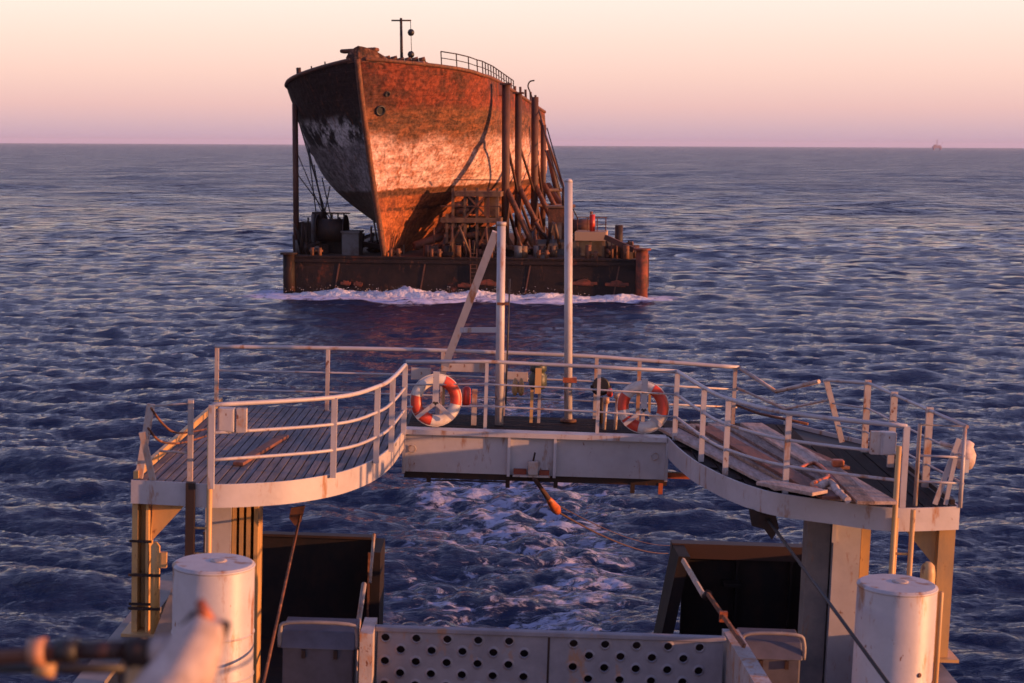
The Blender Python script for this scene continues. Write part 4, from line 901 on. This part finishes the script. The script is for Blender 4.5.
# ---------------- boards and litter on the wings
def boards():
    specs = [((668, 429), (786, 489), .20, 'WOOD', 'board lying closest along the curved front rail of right wing'),
             ((688, 425), (812, 490), .22, 'WOOD2', 'second board from the front rail on the right wing'),
             ((704, 427), (832, 498), .17, 'WOODR', 'dark reddish board among grey ones, third from the front rail'),
             ((717, 424), (848, 499), .20, 'WOOD', 'fourth board from the front rail on the right wing, mid pile'),
             ((733, 427), (862, 501), .17, 'WOOD2', 'fifth board from front rail on right wing, slightly askew'),
             ((751, 424), (884, 503), .22, 'WOOD', 'long pale board farthest aft in the right wing pile'),
             ((762, 433), (842, 468), .15, 'WOODR', 'short reddish board lying on top of the pile of long boards'),
             ((826, 462), (866, 503), .14, 'WOOD2', 'short board lying across the ends of the long ones'),
             ((764, 482), (820, 493), .20, 'WOOD', 'short thick board lying along the front edge of the right wing')]
    for i, (a, c, w, mm, lab) in enumerate(specs):
        z = DZ+.03+(i % 3)*.045+(.06 if i > 5 else 0); p = D(*a, z=z); q = D(*c, z=z+.01); u = (q-p).normalized(); n = V((-u.y, u.x, 0)); L = (q-p).length
        b = MB(); b.bar(p, q, w*1.45, .04); o = b.build('loose_board', {'WOOD': WOOD, 'WOODR': WOODR, 'WOOD2': WOOD2}[mm], None, SHIP, bevel=.004, label=lab, cat='board', group='loose boards on the wings')
    for (a, c, lab, r) in (((818, 488), (848, 500), 'pale cloth roll tangled by the right wing front post', .05),):
        z = DZ+.16; MB().tube(smooth([D(*a, z=z), D(830, 482, z=z+.05), D(838, 492, z=z), D(*c, z=z)], 5), [r*(.7+.5*random.random()) for _ in range(16)], 8).build('cloth_roll', BAG, None, SHIP, label=lab, cat='cloth')
    z = DZ+.17; MB().tube(smooth([D(800, 468, z=z), D(815, 463, z=z), D(828, 476, z=z), D(812, 484, z=z), D(822, 492, z=z)], 5), .025, 6).build('hose', OFIT, None, SHIP, label='orange hose scrap lying on the loose boards', cat='hose')
    p = D(838, 463, z=DZ+.2); MB().box(p, (.14, .12, .09)).build('brick_scrap', OFIT, None, SHIP, bevel=.015, label='small orange block on the loose boards, beside the hose scrap', cat='block')
    p = D(838, 500, z=DZ+.02); MB().b2((p.x-.1, p.y, DZ+.01), (p.x+.08, p.y+.2, DZ+.13)).build('coil_box', YELL, None, SHIP, bevel=.01, label='small ochre box at the front edge of the right wing', cat='box')
    z = DZ+.02; MB().bar(D(238, 464, z=z), D(284, 436, z=z), .13, .04).build('loose_board', WOODR, None, SHIP, bevel=.004, label='single reddish board on the slatted left wing', cat='board', group='loose boards on the wings')
    # boxes on the railings
    def jbox(px0, px1, px2, py0, py1, Y, lab):
        a = at(SHIP, px0, py1, y=Y); c = at(SHIP, px1, py0, y=Y); e = at(SHIP, px2, py0, y=Y)
        t = thing('junction_box', lab, 'box', SHIP, ((a.x+c.x)/2, Y, a.z), 'boxes on the railings')
        MB().b2((a.x, Y, a.z), (c.x, Y+.14, c.z)).build('box_body', WHITE, t, bevel=.008)
        MB().b2((a.x+.02, Y-.012, a.z+.02), (c.x-.02, Y-.002, c.z-.02)).build('box_lid', WHITE, t)
        lo, hi = sorted(((c.x if px2 > px1 else a.x), e.x)); MB().b2((lo+.025, Y+.02, a.z), (hi, Y+.12, c.z)).build('side_plate', WHITER, t)
    jbox(217.5, 234, 246, 409, 432, D(220, 487).y+.05, 'white box hung on the left wing railing')
    jbox(880.5, 897, 870, 433, 455, D(890, 508).y+.08, 'white box hung on the right wing railing')
    # canvas bag on the right gate
    c = at(SHIP, 965, 457, y=D(960, 507).y+.3); t = thing('float_bag', 'crumpled canvas bag hanging at the outer right gate', 'bag', SHIP, (c.x, c.y, c.z-.15))
    MB().lathe(c-V((0, 0, .16)), [(.03, 0), (.09, .03), (.12, .10), (.13, .19), (.09, .28), (.10, .32), (.04, .36)], 12).build('bag_body', BAG, t)
    MB().tube([c+V((.0, 0, .18)), c+V((-.16, 0, .12)), c+V((-.30, 0, .16))], .03, 6).build('bag_neck', BAG, t)
    MB().b2((c.x-.07, c.y-.2, c.z-.15), (c.x+.0, c.y-.15, c.z)).build('white_tag', BWHITE, t)
boards()

# ---------------- tow gear under the beam
def tow():
    y = LF[-1].y-.12; c = at(SHIP, 533, 468, y=y)
    t = thing('tow_shackle', 'pale steel shackle block under the middle of the beam', 'shackle', SHIP, (c.x, y, c.z-.2))
    MB().b2((c.x-.07, y-.05, c.z-.1), (c.x+.07, y+.05, c.z+.1)).build('block', WHITER, t, bevel=.015); MB().b2((c.x-.28, y-.02, c.z-.13), (c.x+.24, y+.09, c.z-.105)).build('seat_plate', WHITER, t)
    MB().b2((c.x-.27, y+.03, c.z-.104), (c.x-.09, y+.09, c.z-.03)).b2((c.x+.09, y+.03, c.z-.104), (c.x+.23, y+.09, c.z-.04)).build('chafe_pad', RUSTR, t)
    MB().tube([(c.x, y, c.z+.1), (c.x+.02, y-.01, c.z+.22)], .015, 6).build('pin', DARK, t)
    a = at(SHIP, 534, 478, y=y); b_ = at(SHIP, 548, 498, y=y+.5); e = at(SHIP, 558, 512, y=y+.8)
    MB().tube([a, a.lerp(b_, .5), b_], [.035, .03, .04], 8).build('chafing_sleeve', ROPE, None, SHIP, label='worn red-brown sleeve leading from shackle to the orange float', cat='sleeve')
    MB().tube([b_, b_.lerp(e, .3), b_.lerp(e, .75), e], [.035, .055, .075, .05], 10).build('pickup_float', OFIT, None, SHIP, label='orange float on tow line just below the beam', cat='float')
    # lines running aft and down to the water, lifting again to the barge
    w0 = SHIP @ e; w1 = V((4.2, 62, .15)); 
    MB().tube(sag(w0, at(WORLD, 672, 553, z=-.4), .2), .015, 6).build('tow_line', ROPE, None, WORLD, label='thin reddish tow line dropping from orange float into the wake', cat='rope')
    MB().tube(sag(w0+V((0, 0, .1)), at(WORLD, 676, 545, z=-.4), .2), .008, 5).build('messenger_line', ROPE, None, WORLD, label='thinner second line running just above the tow line', cat='rope')
tow()

# ---------------- stern boxes, stays and the gear at the bottom of the frame
def stern_gear():
    y0 = 23.2
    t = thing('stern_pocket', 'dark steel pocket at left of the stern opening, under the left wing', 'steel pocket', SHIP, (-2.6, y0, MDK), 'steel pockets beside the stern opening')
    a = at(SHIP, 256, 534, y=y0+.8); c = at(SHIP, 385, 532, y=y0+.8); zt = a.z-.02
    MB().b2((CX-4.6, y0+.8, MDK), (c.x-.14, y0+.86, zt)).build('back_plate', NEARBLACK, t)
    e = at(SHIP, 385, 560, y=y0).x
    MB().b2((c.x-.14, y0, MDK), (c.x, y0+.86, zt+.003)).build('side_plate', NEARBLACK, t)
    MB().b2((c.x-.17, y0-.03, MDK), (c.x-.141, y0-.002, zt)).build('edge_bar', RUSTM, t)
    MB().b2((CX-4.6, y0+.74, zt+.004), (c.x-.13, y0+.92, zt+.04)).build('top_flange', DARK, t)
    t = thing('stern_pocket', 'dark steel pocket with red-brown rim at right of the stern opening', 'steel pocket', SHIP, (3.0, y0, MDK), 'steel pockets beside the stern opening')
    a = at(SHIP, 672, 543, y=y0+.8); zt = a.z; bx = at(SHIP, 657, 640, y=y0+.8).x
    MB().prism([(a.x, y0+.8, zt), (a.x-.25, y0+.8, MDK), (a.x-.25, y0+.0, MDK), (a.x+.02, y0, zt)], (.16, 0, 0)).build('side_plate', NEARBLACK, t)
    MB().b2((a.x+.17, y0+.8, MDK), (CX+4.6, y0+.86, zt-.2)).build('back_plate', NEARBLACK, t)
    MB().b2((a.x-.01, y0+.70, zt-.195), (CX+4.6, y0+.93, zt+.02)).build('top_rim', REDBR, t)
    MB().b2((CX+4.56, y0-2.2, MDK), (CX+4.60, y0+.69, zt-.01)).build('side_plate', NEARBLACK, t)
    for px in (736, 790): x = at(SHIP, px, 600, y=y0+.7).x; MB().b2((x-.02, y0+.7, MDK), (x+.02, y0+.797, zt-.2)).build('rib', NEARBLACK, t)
    MB().b2((at(SHIP, 723, 600, y=y0+.5).x, y0+.5, -6.15), (at(SHIP, 741, 600, y=y0+.5).x, y0+.79, -6.1)).build('shelf', NEARBLACK, t)
    # lit stay pieces
    def stay(name, pts, r, mm, lab, cat): MB().tube(pts, r, 8).build(name, mm, None, SHIP, label=lab, cat=cat)
    stay('hinge_pipe', [at(SHIP, 364, 584, y=22), at(SHIP, 356, 640, y=21), at(SHIP, 354, 690, y=19.6)], .035, WHITER, 'short pale pipe standing against the left stern pocket', 'pipe')
    stay('stay_rod', [at(SHIP, 374, 534, y=23.15), at(SHIP, 370, 583, y=22.7)], .022, WHITER, 'thin rod on the inner edge of left stern pocket', 'rod')
    t = thing('folding_stay', 'two-piece orange-rusty folding stay leaning over the right locker', 'stay', SHIP, at(SHIP, 738, 640, y=17.4))
    a, b_, c, d = at(SHIP, 683, 560, y=22.6), at(SHIP, 704, 596, y=20.4), at(SHIP, 708, 594, y=20.2), at(SHIP, 744, 646, y=17.4)
    MB().bar(a, b_, .035, .06, up=(0, 1, 0)).build('upper_arm', WHITER, t); MB().bar(c, d, .035, .045, up=(0, 1, 0)).build('lower_arm', RUSTM, t); MB().tube([b_-V((0, .08, 0)), c+V((.02, .08, 0))], .05, 8).build('hinge', DARK, t)
    m_ = c.lerp(d, .45); MB().box(m_+V((0, -.04, 0)), (.09, .05, .12)).build('clip', OFIT, t)
    # wires
    MB().tube([at(SHIP, 766, 517, y=20.2), at(SHIP, 893, 690, y=14.5)], .020, 6).build('wire_rope', WIRE, None, SHIP, label='black wire rope slanting down across the right drum', cat='wire')
    MB().tube([at(SHIP, 301, 512, y=20.6), at(SHIP, 262, 690, y=16)], .016, 6).build('wire_rope', RUSTM, None, SHIP, label='thin rusty wire slanting down right of the left drum', cat='wire')
    b = MB(); y = 20.1; P = [at(SHIP, *p, y=y) for p in ((749, 509), (776, 515), (779, 528), (772, 540), (764, 529), (752, 526))]
    b.prism(P, (0, .05, 0)); b.build('hanging_rag', DARK, None, SHIP, label='dark torn rag hanging under right wing at head of the wire', cat='rag')
    b = MB(); P = [at(SHIP, *p, y=20.5) for p in ((291, 508), (305, 506), (301, 522), (295, 526), (289, 518))]
    b.prism(P, (0, .04, 0)); b.build('hanging_rag', RUSTM, None, SHIP, label='small rusty-brown rag hanging under the left wing', cat='rag')
    # big cylinders
    for px, pt, r_px, lab, sd in ((214, 562, 40.7, 'white upright steel drum at left, under the left wing', -1), (897.5, 583, 39.6, 'white upright steel drum at right, with rust spots and a wire across', 1)):
        Y = 17.0; c = at(SHIP, px, pt, y=Y); r = at(SHIP, px+r_px, pt, y=Y).x-c.x
        t = thing('vent_drum', lab, 'drum', SHIP, (c.x, Y, MDK), 'white upright drums')
        MB().lathe((c.x, Y, 0), [(r*1.02, MDK), (r*1.0, MDK+.02), (r*.995, c.z-.035), (r*.97, c.z-.008), (r*.93, c.z)], 64).build('drum_shell', WHITE, t)
        for z in ((c.z-.72, c.z-1.16) if sd < 0 else (c.z-1.30,)): MB().torus((c.x, Y, z), r*.997, .010, (1, 0, 0), (0, 1, 0), n=64, m=6).build('weld_band', WHITE, t)
        MB().torus((c.x, Y, c.z-.03), r*.975, .016, (1, 0, 0), (0, 1, 0), n=64, m=8).build('top_rim', WHITE, t)
        MB().lathe((c.x+.04, Y+.05, c.z+.001), [(.085, 0), (.085, .006), (.05, .010)], 20).build('filler_cap', WHITER, t)
        if sd > 0:
            for a, z, w, h in ((-20, c.z-1.0, .035, .12), (-62, c.z-.85, .025, .1), (-100, c.z-1.05, .05, .07)):
                x = c.x+(r+.001)*math.cos(R(a)); yy = Y+(r+.001)*math.sin(R(a)); MB().lathe((x, yy, z), [(w, 0), (w, .006), (w*.5, .01)], 10, (math.cos(R(a)), math.sin(R(a)), 0)).build('rust_blister', RUSTM, t)
    # lockers
    def locker(px0, px1, pyt, Y, lab):
        a = at(SHIP, px0, pyt, y=Y); c = at(SHIP, px1, pyt, y=Y); z = a.z
        t = thing('deck_locker', lab, 'locker', SHIP, ((a.x+c.x)/2, Y, MDK), 'grey deck lockers')
        MB().b2((a.x, Y, MDK), (c.x, Y+.5, z-.20)).build('locker_body', LOCK, t, bevel=.02)
        MB().prism([(a.x-.02, Y-.03, z-.24), (a.x-.02, Y+.10, z-.07), (a.x-.02, Y+.53, z-.04), (a.x-.02, Y+.53, z-.24)], (c.x-a.x+.04, 0, 0)).build('locker_lid', LOCK, t, bevel=.015)
        hr = [(a.x-.035, Y+.02, z-.24), (a.x-.03, Y+.02, z-.06), (a.x+.06, Y+.02, z+.035), (c.x-.06, Y+.02, z+.035), (c.x+.03, Y+.02, z-.06), (c.x+.035, Y+.02, z-.24)]
        MB().tube(smooth(hr, 4), .022, 8).build('lid_rail', GREYW, t)
        for u in (.3, .75): MB().b2((a.x+(c.x-a.x)*u-.02, Y-.045, z-.34), (a.x+(c.x-a.x)*u+.02, Y-.003, z-.25)).build('latch', DARK, t)
        MB().tube(smooth([(a.x+.15, Y+.2, z-.01), (a.x+.3, Y+.15, z+.0), (a.x+.45, Y+.25, z-.01)], 4), .014, 6).build('lashing', BAG, t)
    locker(283, 354, 626, 18.0, 'grey deck locker beside the left drum')
    locker(745, 802, 637, 18.3, 'grey deck locker left of the right drum')
    # perforated screen
    Y = 18.0; a = at(SHIP, 377, 629, y=Y); c = at(SHIP, 724, 634, y=Y); zt = (a.z+c.z)/2
    t = thing('perforated_screen', 'grey perforated steel screen at bottom centre between the lockers', 'screen', SHIP, ((a.x+c.x)/2, Y, MDK))
    # plate with real holes, tiled
    xm = at(SHIP, 549, 640, y=Y).x; px_ = .35; r = .046; n = 14
    def panel(x0, x1, ph):
        b = MB(); ht = zt-.06; rows = 9; cw = px_/2; rh = .13
        vs = []; fs = []
        nc = int(round((x1-x0)/cw)); cw = (x1-x0)/nc
        for i in range(nc):
            for j in range(rows):
                xa, xb = x0+i*cw, x0+(i+1)*cw; zb, za = ht-j*rh, ht-(j+1)*rh
                if (i+j+ph) % 2 == 0 and not (i == 0 and x0 > 0) and not i == nc-1:
                    cx, cz = (xa+xb)/2, (za+zb)/2; o = len(vs); ring = []; mid = []; outer = []
                    for k in range(16):
                        t_ = 2*math.pi*k/16; ring.append((cx+r*math.cos(t_), Y-.012, cz+r*math.sin(t_)))
                        ca, sa = math.cos(t_), math.sin(t_); hx, hz = (xb-xa)/2, (zb-za)/2; mm = min(hx/abs(ca) if abs(ca) > 1e-6 else 9, hz/abs(sa) if abs(sa) > 1e-6 else 9)
                        outer.append((cx+ca*mm, Y, cz+sa*mm))
                    corners = [(xb, Y, zb), (xa, Y, zb), (xa, Y, za), (xb, Y, za)]
                    back = [(x, Y+.03, z) for x, _, z in ring]
                    mid = [(cx+1.55*(x-cx), Y, cz+1.55*(z-cz)) for x, _, z in ring]; vs += ring+outer+back+corners+mid
                    for k in range(16):
                        k2 = (k+1) % 16; fs.append((o+k, o+k2, o+52+k2, o+52+k)); fs.append((o+52+k, o+52+k2, o+16+k2, o+16+k)); fs.append((o+k, o+32+k, o+32+k2, o+k2))
                    # corner triangles
                    at_ = math.atan2(hz, hx)
                    for q, base_ in enumerate((at_, math.pi-at_, math.pi+at_, 2*math.pi-at_)):
                        k = int(base_/(2*math.pi)*16); fs.append((o+16+k, o+16+(k+1) % 16, o+48+q))
                else:
                    o = len(vs); vs += [(xa, Y, za), (xb, Y, za), (xb, Y, zb), (xa, Y, zb)]; fs.append((o, o+1, o+2, o+3))
        b._add(vs, fs); return b
    for x0, x1, ph in ((a.x+.01, xm-.012, 0), (xm+.012, c.x, 1)):
        p = panel(x0, x1, ph).build('perforated_plate', PERF, t)
        MB().b2((x0, Y+.002, MDK), (x1, Y+.028, zt-.065-9*.13)).build('lower_plate', PERF, p)
    MB().b2((a.x, Y+.30, MDK), (c.x, Y+.32, zt-.16)).build('inner_plate', DARK, t)
    MB().b2((xm-.010, Y-.006, MDK), (xm+.010, Y+.02, zt-.062)).build('joint_strip', DARK, t)
    MB().b2((a.x-.02, Y-.03, zt-.058), (c.x+.02, Y+.07, zt)).build('top_rim', PERF, t, bevel=.012)
    MB().b2((a.x-.16, Y-.3, MDK), (a.x-.021, Y+.33, zt-.002)).build('end_plate', WHITER, t)
    MB().prism([(c.x+.021, Y+.33, zt), (c.x+.20, Y+.33, zt), (c.x+.34, Y-1.3, zt-.1), (c.x+.16, Y-1.3, zt-.1)], (0, 0, -1.9)).build('end_plate', WHITER, t)
    # outboard pipes at the left
    Y = D(155, 482).y+.1
    x = at(SHIP, 155.5, 560, y=Y).x
    t = thing('outboard_pipe', 'ochre capped pipe standing outboard at far left', 'pipe', SHIP, (x, Y, -5.86))
    z1 = at(SHIP, 155, 542, y=Y).z; MB().tube([(x, Y, -5.86), (x, Y, z1-.05), (x, Y, z1)], [.055, .055, .02], 12).build('pipe', CREAM, t)
    MB().b2((x+.02, Y-.03, z1-.30), (x+.13, Y+.04, z1-.12)).build('valve', CREAM, t)
    for z in (z1-.4, z1-.8): MB().b2((x-.30, Y-.07, z), (x+.07, Y-.04, z+.03)).build('clamp', DARK, t)
    c = D(925, 507); Y = 18.6; x = at(SHIP, 928, 570, y=Y).x; z1 = at(SHIP, 928, 562, y=Y).z
    t = thing('outboard_pipe', 'ochre round-topped pipe standing behind the right drum', 'pipe', SHIP, (x, Y, MDK))
    MB().lathe((x, Y, 0), [(.085, MDK), (.085, z1-.12), (.07, z1-.04), (.03, z1)], 14).build('pipe', CREAM, t)
    x2 = at(SHIP, 938, 600, y=Y).x; MB().lathe((x2+.03, Y, 0), [(.03, MDK), (.03, z1-.35), (.02, z1-.33)], 10).build('side_pipe', CREAM, t)
    # grey slope left of left drum
    P = [at(SHIP, *p, y=18.6) for p in ((152, 640), (178, 572), (178, 690), (150, 690))]
    MB().prism(P, (0, .03, 0)).build('bracket_plate', GREYW, None, SHIP, label='grey triangular plate behind the left drum', cat='plate')
stern_gear()

# ---------------- out-of-focus gear near the lens
def near():
    Y = 3.6
    q = lambda px, py, y=Y: at(SHIP, px, py, y=y)
    t = thing('canvas_davit', 'blurred canvas-wrapped boom end close to the lens at lower left', 'boom', SHIP, q(165, 720))
    MB().tube([q(140, 740), q(172, 690), q(192, 655), q(207, 628), q(211, 618)], [.090, .082, .066, .045, .032], 14).build('canvas_wrap', BAG, t)
    MB().tube([q(208, 628), q(204, 612), q(199, 600)], [.022, .016, .010], 8).build('wrap_tip', OFIT, t)
    MB().tube([q(216, 650), q(226, 622)], [.014, .012], 8).build('lashing', DARK, t)
    MB().tube([q(186, 628), q(196, 613)], [.014, .010], 8).build('lashing', DARK, t)
    t = thing('spar_with_couplings', 'blurred brown spar with ochre couplings reaching in from left edge', 'spar', SHIP, q(60, 655))
    MB().tube([q(-30, 660), q(60, 653), q(170, 650)], .016, 10).build('spar', RUSTM, t)
    MB().tube([q(30, 652), q(46, 651.5)], .030, 12).build('coupling', mat('tan_paint', (.42, .20, .11), .5), t)
    MB().tube([q(56, 651.5), q(78, 651)], .027, 12).build('black_sleeve', BLACK, t)
    MB().tube([q(82, 651), q(124, 650.5)], .022, 12).build('red_sleeve', REDBR, t)
    MB().tube([q(128, 652), q(150, 652)], .034, 12).build('clamp_block', DARK, t)
    MB().tube([q(36, 668), q(55, 670)], .018, 10).build('end_cap', YELL, t)
    MB().tube([q(-20, 668, 3.9), q(60, 668, 3.9), q(125, 668, 3.9)], .013, 8).build('second_spar', BLACK, t)
    MB().tube([q(139, 660), q(134, 720)], [.022, .03], 10).build('support', YELL, t)
    MB().tube([q(150, 652), q(172, 648)], .03, 10).build('canvas_collar', BAG, t)
near()
def haze():
    m = bpy.data.materials.new('sea_haze'); m.use_nodes = True; t = m.node_tree; t.nodes.clear()
    o_ = N(t, 'ShaderNodeOutputMaterial'); v = N(t, 'ShaderNodeVolumePrincipled'); v.inputs['Color'].default_value = (.74, .76, .97, 1); v.inputs['Density'].default_value = .00003; v.inputs['Anisotropy'].default_value = 0
    t.links.new(v.outputs[0], o_.inputs['Volume'])
    R_ = 30000
    MB().b2((-R_, -R_, -14), (R_, R_, 70)).build('haze', m, None, WORLD, kind='stuff', label='thin violet sea haze')
haze()
for o in bpy.data.objects:
    if '_b' in o: del o['_b']
